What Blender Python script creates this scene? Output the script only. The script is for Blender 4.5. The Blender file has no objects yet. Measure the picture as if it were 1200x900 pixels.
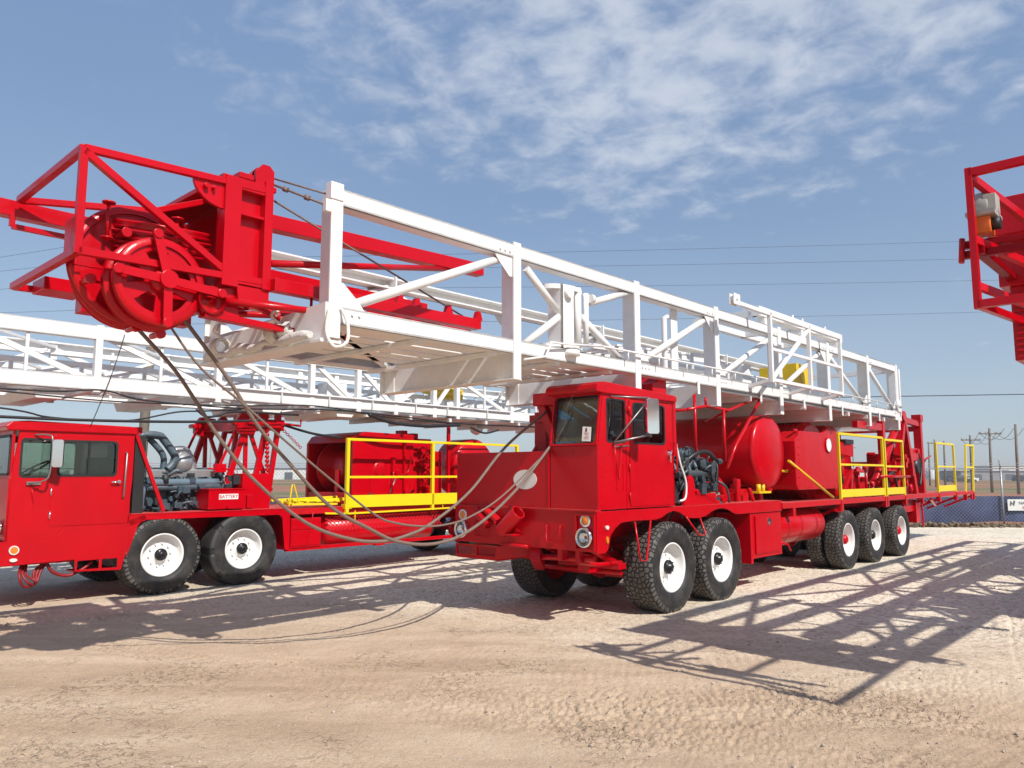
import bpy, bmesh, math, random
from mathutils import Vector, Matrix, noise
from mathutils.geometry import tessellate_polygon
R = math.radians
PI = math.pi
scene = bpy.context.scene
random.seed(7)

# ---------------------------------------------------------------- camera
cam_d = bpy.data.cameras.new('camera')
cam = bpy.data.objects.new('camera', cam_d)
scene.collection.objects.link(cam)
cam_d.sensor_fit = 'HORIZONTAL'
cam_d.sensor_width = 36.0
cam_d.lens = 27.0
cam_d.clip_start = 0.05
cam_d.clip_end = 5000
cam.location = (0, 0, 1.68)
cam.rotation_euler = (PI / 2 + math.atan(105 / 900), 0, 0)
scene.camera = cam

# ---------------------------------------------------------------- sun + sky
SUN = Vector((0.638, -0.842, 1.0)).normalized()
sun_d = bpy.data.lights.new('sun', 'SUN')
sun_d.energy = 4.6
sun_d.angle = R(0.6)
sun_d.color = (1.0, 0.955, 0.89)
sun = bpy.data.objects.new('sun', sun_d)
scene.collection.objects.link(sun)
sun.rotation_euler = (-SUN).to_track_quat('-Z', 'Y').to_euler()
sun.location = SUN * 50

world = bpy.data.worlds.new('World')
scene.world = world
world.use_nodes = True
wn = world.node_tree.nodes
wl = world.node_tree.links
wn.clear()


def N(nodes, typ, **kw):
    n = nodes.new(typ)
    for k, v in kw.items():
        setattr(n, k, v)
    return n


def math_node(nodes, links, op, a, b=None, c=None, clamp=False):
    n = nodes.new('ShaderNodeMath')
    n.operation = op
    n.use_clamp = clamp
    for i, x in enumerate((a, b, c)):
        if x is None:
            continue
        if isinstance(x, (int, float)):
            n.inputs[i].default_value = x
        else:
            links.new(x, n.inputs[i])
    return n.outputs[0]


wo = N(wn, 'ShaderNodeOutputWorld')
bg = N(wn, 'ShaderNodeBackground')
bg.inputs[1].default_value = 0.100
sky = N(wn, 'ShaderNodeTexSky', sky_type='NISHITA')
sky.sun_disc = False
sky.sun_elevation = math.asin(SUN.z)
sky.sun_rotation = math.atan2(SUN.x, SUN.y)
sky.air_density = 1.0
sky.dust_density = 1.4
sky.ozone_density = 1.6
sky.altitude = 800
tc = N(wn, 'ShaderNodeTexCoord')
sep = N(wn, 'ShaderNodeSeparateXYZ')
wl.new(tc.outputs['Generated'], sep.inputs[0])
M_ = lambda op, a, b=None, c=None, clamp=False: math_node(wn, wl, op, a, b, c, clamp)
zz = M_('MAXIMUM', sep.outputs[2], 0.0)
den = M_('ADD', zz, 0.17)
px_ = M_('DIVIDE', sep.outputs[0], den)
py_ = M_('DIVIDE', sep.outputs[1], den)
cmb = N(wn, 'ShaderNodeCombineXYZ')
wl.new(px_, cmb.inputs[0]); wl.new(py_, cmb.inputs[1])
rot = N(wn, 'ShaderNodeMapping')
rot.inputs['Rotation'].default_value = (0, 0, R(35))
rot.inputs['Scale'].default_value = (1.1, 1.15, 1.0)
wl.new(cmb.outputs[0], rot.inputs[0])
n1 = N(wn, 'ShaderNodeTexNoise'); n1.inputs['Scale'].default_value = 8.5; n1.inputs['Detail'].default_value = 7; n1.inputs['Roughness'].default_value = 0.58; n1.inputs['Distortion'].default_value = 0.25
n2 = N(wn, 'ShaderNodeTexNoise'); n2.inputs['Scale'].default_value = 1.3; n2.inputs['Detail'].default_value = 3
n3 = N(wn, 'ShaderNodeTexNoise'); n3.inputs['Scale'].default_value = 0.8; n3.inputs['Detail'].default_value = 2
for n in (n1, n2, n3):
    wl.new(rot.outputs[0], n.inputs['Vector'])
# cloud bank high ahead and to the right, thin elsewhere
dn = N(wn, 'ShaderNodeVectorMath', operation='DISTANCE')
wl.new(cmb.outputs[0], dn.inputs[0]); dn.inputs[1].default_value = (0.26, 1.10, 0)
bank = N(wn, 'ShaderNodeMapRange'); bank.interpolation_type = 'SMOOTHSTEP'
wl.new(dn.outputs['Value'], bank.inputs[0])
bank.inputs[1].default_value = 0.15; bank.inputs[2].default_value = 1.2
bank.inputs[3].default_value = 0.25; bank.inputs[4].default_value = -0.14
s = M_('MULTIPLY', n2.outputs[0], 0.40)
s = M_('ADD', s, M_('MULTIPLY', n1.outputs[0], 0.85))
s = M_('ADD', s, bank.outputs[0])
cl = N(wn, 'ShaderNodeMapRange'); cl.interpolation_type = 'SMOOTHSTEP'
wl.new(s, cl.inputs[0])
cl.inputs[1].default_value = 0.60; cl.inputs[2].default_value = 1.0; cl.inputs[3].default_value = 0.0; cl.inputs[4].default_value = 0.66
fade = N(wn, 'ShaderNodeMapRange')
wl.new(sep.outputs[2], fade.inputs[0]); fade.inputs[1].default_value = 0.0; fade.inputs[2].default_value = 0.16
fac = M_('MULTIPLY', cl.outputs[0], fade.outputs[0])
# faint high veil
veil = M_('ADD', M_('MULTIPLY', n3.outputs[0], 0.5), 0.35)
mixv = N(wn, 'ShaderNodeMix', data_type='RGBA')
wl.new(veil, mixv.inputs['Factor']); wl.new(sky.outputs[0], mixv.inputs['A']); air = N(wn, 'ShaderNodeValToRGB')
wl.new(zz, air.inputs[0])
ae = air.color_ramp.elements
ae[0].position = 0.0; ae[0].color = (0.60, 0.69, 0.79, 1)
ae[1].position = 0.60; ae[1].color = (0.27, 0.42, 0.72, 1)
x_ = ae.new(0.12); x_.color = (0.53, 0.645, 0.79, 1)
x_ = ae.new(0.30); x_.color = (0.35, 0.50, 0.75, 1)
airs = N(wn, 'ShaderNodeVectorMath', operation='SCALE'); wl.new(air.outputs[0], airs.inputs[0]); airs.inputs['Scale'].default_value = 7.7
wl.new(airs.outputs[0], mixv.inputs['B'])
mixc = N(wn, 'ShaderNodeMix', data_type='RGBA')
wl.new(fac, mixc.inputs['Factor']); wl.new(mixv.outputs['Result'], mixc.inputs['A']); mixc.inputs['B'].default_value = (6.5, 6.85, 7.5, 1)
wl.new(mixc.outputs['Result'], bg.inputs[0])
wl.new(bg.outputs[0], wo.inputs[0])

scene.view_settings.view_transform = 'Standard'
scene.view_settings.look = 'None'
scene.view_settings.exposure = 0.2
scene.view_settings.gamma = 1
scene.view_settings.use_curve_mapping = False


# ---------------------------------------------------------------- materials
def newmat(name):
    m = bpy.data.materials.new(name)
    m.use_nodes = True
    m.node_tree.nodes.clear()
    return m, m.node_tree.nodes, m.node_tree.links


def paint(name, col, rough=0.3, metal=0.0, coat=0.0, dust=0.0, dustcol=(0.42, 0.33, 0.26), var=0.12, bump=0.0, vscale=3.0, spec=0.5, grime=0.0):
    m, n, l = newmat(name)
    out = N(n, 'ShaderNodeOutputMaterial'); p = N(n, 'ShaderNodeBsdfPrincipled')
    l.new(p.outputs[0], out.inputs[0])
    t = N(n, 'ShaderNodeTexCoord')
    nz = N(n, 'ShaderNodeTexNoise'); nz.inputs['Scale'].default_value = vscale; nz.inputs['Detail'].default_value = 6; nz.inputs['Roughness'].default_value = 0.65
    l.new(t.outputs['Object'], nz.inputs['Vector'])
    mr = N(n, 'ShaderNodeMapRange'); l.new(nz.outputs[0], mr.inputs[0])
    mr.inputs[1].default_value = 0.3; mr.inputs[2].default_value = 0.7; mr.inputs[3].default_value = 1 - var; mr.inputs[4].default_value = 1 + var * 0.4
    mul = N(n, 'ShaderNodeVectorMath', operation='SCALE'); mul.inputs[0].default_value = col
    l.new(mr.outputs[0], mul.inputs['Scale'])
    cur = mul.outputs[0]
    mf = lambda op, a, b=None, c=None, clamp=False: math_node(n, l, op, a, b, c, clamp)
    f2 = N(n, 'ShaderNodeTexNoise'); f2.inputs['Scale'].default_value = 9; f2.inputs['Detail'].default_value = 8; f2.inputs['Roughness'].default_value = 0.7
    l.new(t.outputs['Object'], f2.inputs['Vector'])
    if dust > 0:
        g = N(n, 'ShaderNodeNewGeometry'); sp = N(n, 'ShaderNodeSeparateXYZ'); l.new(g.outputs['Normal'], sp.inputs[0])
        up = mf('POWER', mf('MAXIMUM', sp.outputs[2], 0.0), 2.0)
        k = N(n, 'ShaderNodeMapRange'); l.new(f2.outputs[0], k.inputs[0]); k.inputs[1].default_value = 0.3; k.inputs[2].default_value = 0.75; k.inputs[3].default_value = 0.35; k.inputs[4].default_value = 1.0
        fa = mf('MULTIPLY', mf('MULTIPLY', up, k.outputs[0]), dust)
        if grime > 0:
            k2 = N(n, 'ShaderNodeMapRange'); l.new(f2.outputs[0], k2.inputs[0]); k2.inputs[1].default_value = 0.5; k2.inputs[2].default_value = 0.8; k2.inputs[3].default_value = 0.0; k2.inputs[4].default_value = grime
            fa = mf('MAXIMUM', fa, k2.outputs[0])
        mx = N(n, 'ShaderNodeMix', data_type='RGBA'); l.new(fa, mx.inputs['Factor']); l.new(cur, mx.inputs['A']); mx.inputs['B'].default_value = (*dustcol, 1)
        cur = mx.outputs['Result']
        rr = mf('ADD', mf('MULTIPLY', fa, 0.5), rough, clamp=True)
    else:
        rr = mf('ADD', mf('MULTIPLY', f2.outputs[0], 0.12), rough - 0.06, clamp=True)
    l.new(cur, p.inputs['Base Color']); l.new(rr, p.inputs['Roughness'])
    p.inputs['Metallic'].default_value = metal
    p.inputs['Coat Weight'].default_value = coat
    p.inputs['Coat Roughness'].default_value = 0.12
    p.inputs['Specular IOR Level'].default_value = spec
    if bump:
        b = N(n, 'ShaderNodeBump'); b.inputs['Strength'].default_value = 1; b.inputs['Distance'].default_value = bump
        l.new(nz.outputs[0], b.inputs['Height']); l.new(b.outputs[0], p.inputs['Normal']); l.new(b.outputs[0], p.inputs['Coat Normal'])
    return m


RED = paint('red_paint', (0.505, 0.0, 0.007), 0.28, coat=0.10, dust=0.13, dustcol=(0.50, 0.14, 0.11), var=0.14, bump=0.010, vscale=1.6, spec=0.28)
REDD = paint('red_paint_dusty', (0.52, 0.001, 0.006), 0.45, coat=0.0, dust=0.62, dustcol=(0.52, 0.20, 0.17), var=0.14, bump=0.003)
WHITE = paint('white_paint', (0.78, 0.77, 0.75), 0.38, dust=0.2, dustcol=(0.52, 0.45, 0.38), var=0.09, grime=0.28, bump=0.001)
YEL = paint('yellow_paint', (0.80, 0.62, 0.01), 0.38, dust=0.15, dustcol=(0.5, 0.45, 0.25), var=0.08)
YELC = paint('yellow_steel', (0.75, 0.50, 0.01), 0.4, var=0.15)
BLACK = paint('black_rubber_trim', (0.016, 0.016, 0.017), 0.55, var=0.3)
HOSE = paint('black_hose', (0.02, 0.02, 0.022), 0.45, var=0.3, vscale=8)
STEEL = paint('dull_steel', (0.33, 0.32, 0.31), 0.42, metal=0.8, var=0.25, vscale=8)
GALV = paint('galvanised_steel', (0.42, 0.43, 0.44), 0.45, metal=0.6, var=0.2, vscale=8)
CHROME = paint('chrome', (0.86, 0.87, 0.88), 0.10, metal=1.0, var=0.05)
ENG = paint('engine_blue_grey', (0.085, 0.125, 0.155), 0.42, dust=0.25, var=0.35, vscale=12, bump=0.004)
ENGB = paint('engine_dark_blue', (0.055, 0.085, 0.11), 0.42, dust=0.25, var=0.4, vscale=12, bump=0.004)
ENGM = paint('engine_slate', (0.045, 0.062, 0.075), 0.42, dust=0.25, var=0.4, vscale=14, bump=0.004)
ENGD = paint('engine_dark', (0.028, 0.030, 0.034), 0.5, var=0.5, vscale=12, bump=0.006)
MUF = paint('muffler_silver', (0.45, 0.46, 0.47), 0.38, metal=0.7, var=0.2)
HUB = paint('hub_black', (0.012, 0.012, 0.013), 0.35, var=0.3)
AMB = paint('amber_lens', (0.75, 0.22, 0.02), 0.12, var=0.1, coat=0.5)
ROPE = paint('greased_wire_rope', (0.20, 0.14, 0.115), 0.6, var=0.35, vscale=60, bump=0.004)
TARP = paint('grey_tarp', (0.68, 0.65, 0.61), 0.8, var=0.2, bump=0.03, vscale=7)
KNOT = paint('white_rope', (0.75, 0.72, 0.66), 0.85, var=0.2, vscale=40, bump=0.01)
WOODP = paint('weathered_pole_wood', (0.20, 0.165, 0.13), 0.85, var=0.35, vscale=6, bump=0.01)
ORANGE = paint('orange_housing', (0.75, 0.16, 0.02), 0.4, var=0.15)
GREYP = paint('grey_housing', (0.42, 0.42, 0.38), 0.45, var=0.2)
SEATM = paint('dark_upholstery', (0.03, 0.035, 0.035), 0.8, var=0.2)
LININ = paint('cab_lining', (0.12, 0.12, 0.11), 0.7, var=0.2)
PAPER = paint('white_paper', (0.80, 0.78, 0.76), 0.8, var=0.04)
INKR = paint('dark_red_ink', (0.16, 0.01, 0.02), 0.7, var=0.1)
INK = paint('grey_ink', (0.10, 0.10, 0.11), 0.7, var=0.1)
INKRED = paint('red_ink', (0.45, 0.03, 0.03), 0.7, var=0.1)
LENSW = paint('milky_reflector', (0.75, 0.7, 0.62), 0.2, var=0.1)


def mat_glass(name, tint, refl=1.0):
    m, n, l = newmat(name)
    out = N(n, 'ShaderNodeOutputMaterial'); mix = N(n, 'ShaderNodeMixShader')
    tr = N(n, 'ShaderNodeBsdfTransparent'); tr.inputs[0].default_value = (*tint, 1)
    gl = N(n, 'ShaderNodeBsdfGlossy'); gl.inputs[0].default_value = (0.9, 0.95, 0.95, 1); gl.inputs['Roughness'].default_value = 0.015
    fr = N(n, 'ShaderNodeFresnel'); fr.inputs[0].default_value = 1.5
    k = math_node(n, l, 'MULTIPLY', fr.outputs[0], refl, clamp=True)
    l.new(k, mix.inputs[0]); l.new(tr.outputs[0], mix.inputs[1]); l.new(gl.outputs[0], mix.inputs[2]); l.new(mix.outputs[0], out.inputs[0])
    return m


GLASS = mat_glass('tinted_glass', (0.72, 0.80, 0.74), 1.6)
MIRG = paint('mirror_glass', (0.8, 0.83, 0.85), 0.03, metal=1.0, var=0.0)


def mat_holes(name, base, scale, thr, kind='MESH'):
    """sheet steel with real see-through holes (expanded or perforated metal)"""
    m, n, l = newmat(name)
    out = N(n, 'ShaderNodeOutputMaterial'); mix = N(n, 'ShaderNodeMixShader')
    p = N(n, 'ShaderNodeBsdfPrincipled'); p.inputs['Base Color'].default_value = (*base, 1); p.inputs['Roughness'].default_value = 0.4
    tr = N(n, 'ShaderNodeBsdfTransparent')
    t = N(n, 'ShaderNodeTexCoord'); mp = N(n, 'ShaderNodeMapping'); l.new(t.outputs['UV'], mp.inputs[0])
    mp.inputs['Rotation'].default_value = (0, 0, R(45)); mp.inputs['Scale'].default_value = (scale, scale, scale)
    s = N(n, 'ShaderNodeSeparateXYZ'); l.new(mp.outputs[0], s.inputs[0])
    mf = lambda op, a, b=None: math_node(n, l, op, a, b)
    fx = mf('ABSOLUTE', mf('SUBTRACT', mf('FRACT', s.outputs[0]), 0.5))
    fy = mf('ABSOLUTE', mf('SUBTRACT', mf('FRACT', s.outputs[1]), 0.5))
    f = mf('LESS_THAN', mf('MAXIMUM', fx, fy), thr)
    l.new(f, mix.inputs[0]); l.new(p.outputs[0], mix.inputs[1]); l.new(tr.outputs[0], mix.inputs[2]); l.new(mix.outputs[0], out.inputs[0])
    return m


MESHR = mat_holes('red_expanded_metal', (0.5, 0.005, 0.012), 26, 0.36)
CHAIN = mat_holes('chain_link_wire', (0.20, 0.21, 0.23), 12, 0.462)


def mat_screen():
    m, n, l = newmat('blue_windscreen_fabric')
    out = N(n, 'ShaderNodeOutputMaterial'); p = N(n, 'ShaderNodeBsdfPrincipled'); l.new(p.outputs[0], out.inputs[0])
    t = N(n, 'ShaderNodeTexCoord'); nz = N(n, 'ShaderNodeTexNoise'); nz.inputs['Scale'].default_value = 1.2; nz.inputs['Detail'].default_value = 5
    l.new(t.outputs['Object'], nz.inputs[0])
    r = N(n, 'ShaderNodeValToRGB'); l.new(nz.outputs[0], r.inputs[0])
    r.color_ramp.elements[0].position = 0.35; r.color_ramp.elements[0].color = (0.020, 0.028, 0.085, 1)
    r.color_ramp.elements[1].position = 0.7; r.color_ramp.elements[1].color = (0.060, 0.085, 0.19, 1)
    l.new(r.outputs[0], p.inputs[0]); p.inputs['Roughness'].default_value = 0.8
    b = N(n, 'ShaderNodeBump'); b.inputs['Distance'].default_value = 0.05; l.new(nz.outputs[0], b.inputs['Height']); l.new(b.outputs[0], p.inputs['Normal'])
    return m


SCREEN = mat_screen()


def mat_tyre(tread=True):
    m, n, l = newmat('tyre_rubber' + ('_block_tread' if tread else '_rib_tread'))
    out = N(n, 'ShaderNodeOutputMaterial'); p = N(n, 'ShaderNodeBsdfPrincipled'); l.new(p.outputs[0], out.inputs[0])
    t = N(n, 'ShaderNodeTexCoord')
    mp = N(n, 'ShaderNodeMapping'); l.new(t.outputs['UV'], mp.inputs[0])
    s = N(n, 'ShaderNodeSeparateXYZ'); l.new(t.outputs['UV'], s.inputs[0])
    mf = lambda op, a, b=None, c=None, clamp=False: math_node(n, l, op, a, b, c, clamp)
    v = N(n, 'ShaderNodeTexVoronoi', feature='DISTANCE_TO_EDGE'); v.voronoi_dimensions = '2D'; v.inputs['Randomness'].default_value = 0.75 if tread else 0.1
    mp.inputs['Scale'].default_value = (16, 17, 1) if tread else (2.5, 20, 1)
    l.new(mp.outputs[0], v.inputs['Vector']); v.inputs['Scale'].default_value = 1.0
    groove = N(n, 'ShaderNodeMapRange'); l.new(v.outputs['Distance'], groove.inputs[0]); groove.inputs[1].default_value = 0.09; groove.inputs[2].default_value = 0.17
    # V (second uv) > 10 marks the sidewalls
    side = mf('GREATER_THAN', s.outputs[1], 5.0)
    h = mf('MAXIMUM', groove.outputs[0], side)
    nz = N(n, 'ShaderNodeTexNoise'); nz.inputs['Scale'].default_value = 5; nz.inputs['Detail'].default_value = 8; nz.inputs['Roughness'].default_value = 0.7
    l.new(t.outputs['Object'], nz.inputs[0])
    cr = N(n, 'ShaderNodeValToRGB'); l.new(nz.outputs[0], cr.inputs[0])
    cr.color_ramp.elements[0].position = 0.38; cr.color_ramp.elements[0].color = (0.012, 0.012, 0.013, 1)
    cr.color_ramp.elements[1].position = 0.72; cr.color_ramp.elements[1].color = (0.034, 0.032, 0.030, 1)
    treadc = N(n, 'ShaderNodeMix', data_type='RGBA'); l.new(groove.outputs[0], treadc.inputs['Factor']); treadc.inputs['A'].default_value = (0.010, 0.010, 0.010, 1); treadc.inputs['B'].default_value = (0.10, 0.093, 0.084, 1) if tread else (0.035, 0.034, 0.033, 1)
    mx = N(n, 'ShaderNodeMix', data_type='RGBA'); l.new(side, mx.inputs['Factor']); l.new(treadc.outputs['Result'], mx.inputs['A']); l.new(cr.outputs[0], mx.inputs['B'])
    dmx = N(n, 'ShaderNodeMix', data_type='RGBA'); dn_ = N(n, 'ShaderNodeMapRange'); l.new(nz.outputs[0], dn_.inputs[0]); dn_.inputs[1].default_value = 0.48; dn_.inputs[2].default_value = 0.72; dn_.inputs[4].default_value = 0.16
    l.new(dn_.outputs[0], dmx.inputs['Factor']); l.new(mx.outputs['Result'], dmx.inputs['A']); dmx.inputs['B'].default_value = (.22, .175, .135, 1)
    l.new(dmx.outputs['Result'], p.inputs[0]); p.inputs['Roughness'].default_value = 0.62
    # fine concentric rings + lettering-like relief on the sidewall
    ring = mf('SINE', mf('MULTIPLY', s.outputs[1], 190.0))
    hh = mf('ADD', h, mf('MULTIPLY', mf('MULTIPLY', ring, 0.05), side))
    b = N(n, 'ShaderNodeBump'); b.inputs['Distance'].default_value = 0.014; l.new(hh, b.inputs['Height']); l.new(b.outputs[0], p.inputs['Normal'])
    return m


TYRE = mat_tyre(True)
TYRE2 = mat_tyre(False)


def mat_ground():
    m, n, l = newmat('packed_caliche')
    out = N(n, 'ShaderNodeOutputMaterial'); p = N(n, 'ShaderNodeBsdfPrincipled'); l.new(p.outputs[0], out.inputs[0])
    g = N(n, 'ShaderNodeNewGeometry')
    mf = lambda op, a, b=None, c=None, clamp=False: math_node(n, l, op, a, b, c, clamp)

    def nse(sc, det=8, ro=0.6, vec=None, dist=0.0):
        x = N(n, 'ShaderNodeTexNoise'); x.inputs['Scale'].default_value = sc; x.inputs['Detail'].default_value = det; x.inputs['Roughness'].default_value = ro; x.inputs['Distortion'].default_value = dist
        l.new(vec or g.outputs['Position'], x.inputs['Vector']); return x.outputs[0]
    mp = N(n, 'ShaderNodeMapping'); l.new(g.outputs['Position'], mp.inputs[0]); mp.inputs['Rotation'].default_value = (0, 0, R(-58)); mp.inputs['Scale'].default_value = (0.22, 1.5, 1)
    streak = nse(1.1, 6, 0.6, mp.outputs[0], 0.6)
    big = nse(0.35, 5, 0.6)
    mid = nse(3.2, 8, 0.7)
    fine = nse(38, 6, 0.75)
    r = N(n, 'ShaderNodeValToRGB')
    k = mf('ADD', mf('ADD', mf('MULTIPLY', streak, 0.42), mf('MULTIPLY', big, 0.23)), mf('ADD', mf('MULTIPLY', mid, 0.18), mf('MULTIPLY', fine, 0.17)))
    l.new(k, r.inputs[0])
    e = r.color_ramp.elements
    e[0].position = 0.38; e[0].color = (0.41, 0.285, 0.190, 1)
    e[1].position = 0.64; e[1].color = (0.70, 0.545, 0.390, 1)
    x = e.new(0.50); x.color = (0.555, 0.410, 0.280, 1)
    grain = N(n, 'ShaderNodeMapRange'); l.new(nse(95, 3, 0.8), grain.inputs[0]); grain.inputs[1].default_value = 0.30; grain.inputs[2].default_value = 0.70; grain.inputs[3].default_value = 0.72; grain.inputs[4].default_value = 1.22
    gcol = N(n, 'ShaderNodeVectorMath', operation='SCALE'); l.new(r.outputs[0], gcol.inputs[0]); l.new(grain.outputs[0], gcol.inputs['Scale'])
    # dried-mud cracks in patches
    cv = N(n, 'ShaderNodeTexVoronoi', feature='DISTANCE_TO_EDGE'); cv.inputs['Scale'].default_value = 15
    wv = N(n, 'ShaderNodeTexNoise'); wv.inputs['Scale'].default_value = 7; wv.inputs['Detail'].default_value = 4; l.new(g.outputs['Position'], wv.inputs['Vector'])
    wa = N(n, 'ShaderNodeVectorMath', operation='SCALE'); l.new(wv.outputs['Color'], wa.inputs[0]); wa.inputs['Scale'].default_value = 0.22
    wb = N(n, 'ShaderNodeVectorMath', operation='ADD'); l.new(g.outputs['Position'], wb.inputs[0]); l.new(wa.outputs[0], wb.inputs[1]); l.new(wb.outputs[0], cv.inputs['Vector'])
    ckr = N(n, 'ShaderNodeMapRange'); l.new(cv.outputs['Distance'], ckr.inputs[0]); ckr.inputs[1].default_value = 0.02; ckr.inputs[2].default_value = 0.11; ckr.inputs[3].default_value = 1.0; ckr.inputs[4].default_value = 0.0
    ck = mf('MULTIPLY', ckr.outputs[0], mf('GREATER_THAN', nse(13, 3, 0.6), 0.50))
    patch = N(n, 'ShaderNodeMapRange'); l.new(nse(0.55, 4, 0.6), patch.inputs[0]); patch.inputs[1].default_value = 0.50; patch.inputs[2].default_value = 0.60
    crack = mf('MULTIPLY', ck, patch.outputs[0])
    ccol = N(n, 'ShaderNodeMix', data_type='RGBA'); l.new(mf('MULTIPLY', crack, 0.45), ccol.inputs['Factor']); l.new(gcol.outputs[0], ccol.inputs['A']); ccol.inputs['B'].default_value = (0.16, 0.11, 0.08, 1)
    # stones
    v = N(n, 'ShaderNodeTexVoronoi'); v.inputs['Scale'].default_value = 26; l.new(g.outputs['Position'], v.inputs['Vector'])
    vs = N(n, 'ShaderNodeSeparateXYZ'); l.new(v.outputs['Color'], vs.inputs[0])
    rare = mf('GREATER_THAN', vs.outputs[0], mf('SUBTRACT', 1.08, mf('MULTIPLY', big, 0.34)))
    near = mf('LESS_THAN', v.outputs['Distance'], mf('MULTIPLY', vs.outputs[1], 0.34))
    st = mf('MULTIPLY', rare, near)
    mx = N(n, 'ShaderNodeMix', data_type='RGBA'); l.new(mf('MULTIPLY', st, 0.8), mx.inputs['Factor']); l.new(ccol.outputs['Result'], mx.inputs['A']); mx.inputs['B'].default_value = (0.55, 0.49, 0.42, 1)
    # pale loose gravel further back; brought nearer to paint sunlit ground brighter
    sp = N(n, 'ShaderNodeSeparateXYZ'); l.new(g.outputs['Position'], sp.inputs[0])
    d = mf('ADD', mf('MULTIPLY', sp.outputs[1], 0.93), mf('MULTIPLY', sp.outputs[0], 0.36))
    d = mf('ADD', d, mf('MULTIPLY', mf('SUBTRACT', big, 0.5), 5.0))
    gr = N(n, 'ShaderNodeMapRange'); l.new(d, gr.inputs[0]); gr.inputs[1].default_value = 6.2; gr.inputs[2].default_value = 11.5
    v2 = N(n, 'ShaderNodeTexVoronoi'); v2.inputs['Scale'].default_value = 26; l.new(g.outputs['Position'], v2.inputs['Vector'])
    v2s = N(n, 'ShaderNodeSeparateXYZ'); l.new(v2.outputs['Color'], v2s.inputs[0])
    gc = N(n, 'ShaderNodeValToRGB'); l.new(mf('ADD', mf('MULTIPLY', v2s.outputs[0], 0.55), mf('MULTIPLY', mid, 0.45)), gc.inputs[0])
    gc.color_ramp.elements[0].position = 0.15; gc.color_ramp.elements[0].color = (0.44, 0.355, 0.255, 1)
    gc.color_ramp.elements[1].position = 0.6; gc.color_ramp.elements[1].color = (0.86, 0.77, 0.62, 1)
    mx2 = N(n, 'ShaderNodeMix', data_type='RGBA'); l.new(gr.outputs[0], mx2.inputs['Factor']); l.new(mx.outputs['Result'], mx2.inputs['A']); l.new(gc.outputs[0], mx2.inputs['B'])
    l.new(mx2.outputs['Result'], p.inputs[0]); p.inputs['Roughness'].default_value = 0.95; p.inputs['Specular IOR Level'].default_value = 0.15
    h = mf('ADD', mf('MULTIPLY', fine, 0.75), mf('MULTIPLY', mid, 0.7))
    h = mf('ADD', h, mf('MULTIPLY', nse(120, 2, 0.8), 0.22))
    h = mf('ADD', h, mf('MULTIPLY', st, 0.7))
    h = mf('SUBTRACT', h, mf('MULTIPLY', crack, 0.5))
    h = mf('ADD', h, mf('MULTIPLY', mf('MULTIPLY', v2.outputs['Distance'], -0.45), gr.outputs[0]))
    b = N(n, 'ShaderNodeBump'); b.inputs['Distance'].default_value = 0.016; b.inputs['Strength'].default_value = 1.0; l.new(h, b.inputs['Height']); l.new(b.outputs[0], p.inputs['Normal'])
    return m


def mat_field():
    m, n, l = newmat('dry_field_soil')
    out = N(n, 'ShaderNodeOutputMaterial'); p = N(n, 'ShaderNodeBsdfPrincipled'); l.new(p.outputs[0], out.inputs[0])
    g = N(n, 'ShaderNodeNewGeometry'); mp = N(n, 'ShaderNodeMapping'); l.new(g.outputs['Position'], mp.inputs[0]); mp.inputs['Scale'].default_value = (0.012, 0.045, 1)
    a = N(n, 'ShaderNodeTexNoise'); a.inputs['Scale'].default_value = 1.0; a.inputs['Detail'].default_value = 5; l.new(mp.outputs[0], a.inputs[0])
    r = N(n, 'ShaderNodeValToRGB'); l.new(a.outputs[0], r.inputs[0]); e = r.color_ramp.elements
    e[0].position = 0.36; e[0].color = (0.115, 0.13, 0.055, 1)
    e[1].position = 0.66; e[1].color = (0.30, 0.24, 0.15, 1)
    x = e.new(0.44); x.color = (0.22, 0.20, 0.11, 1)
    x = e.new(0.50); x.color = (0.34, 0.155, 0.095, 1)
    x = e.new(0.58); x.color = (0.33, 0.17, 0.11, 1)
    l.new(r.outputs[0], p.inputs[0]); p.inputs['Roughness'].default_value = 1.0; p.inputs['Specular IOR Level'].default_value = 0.0
    return m


GROUND = mat_ground()
FIELD = mat_field()


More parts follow.
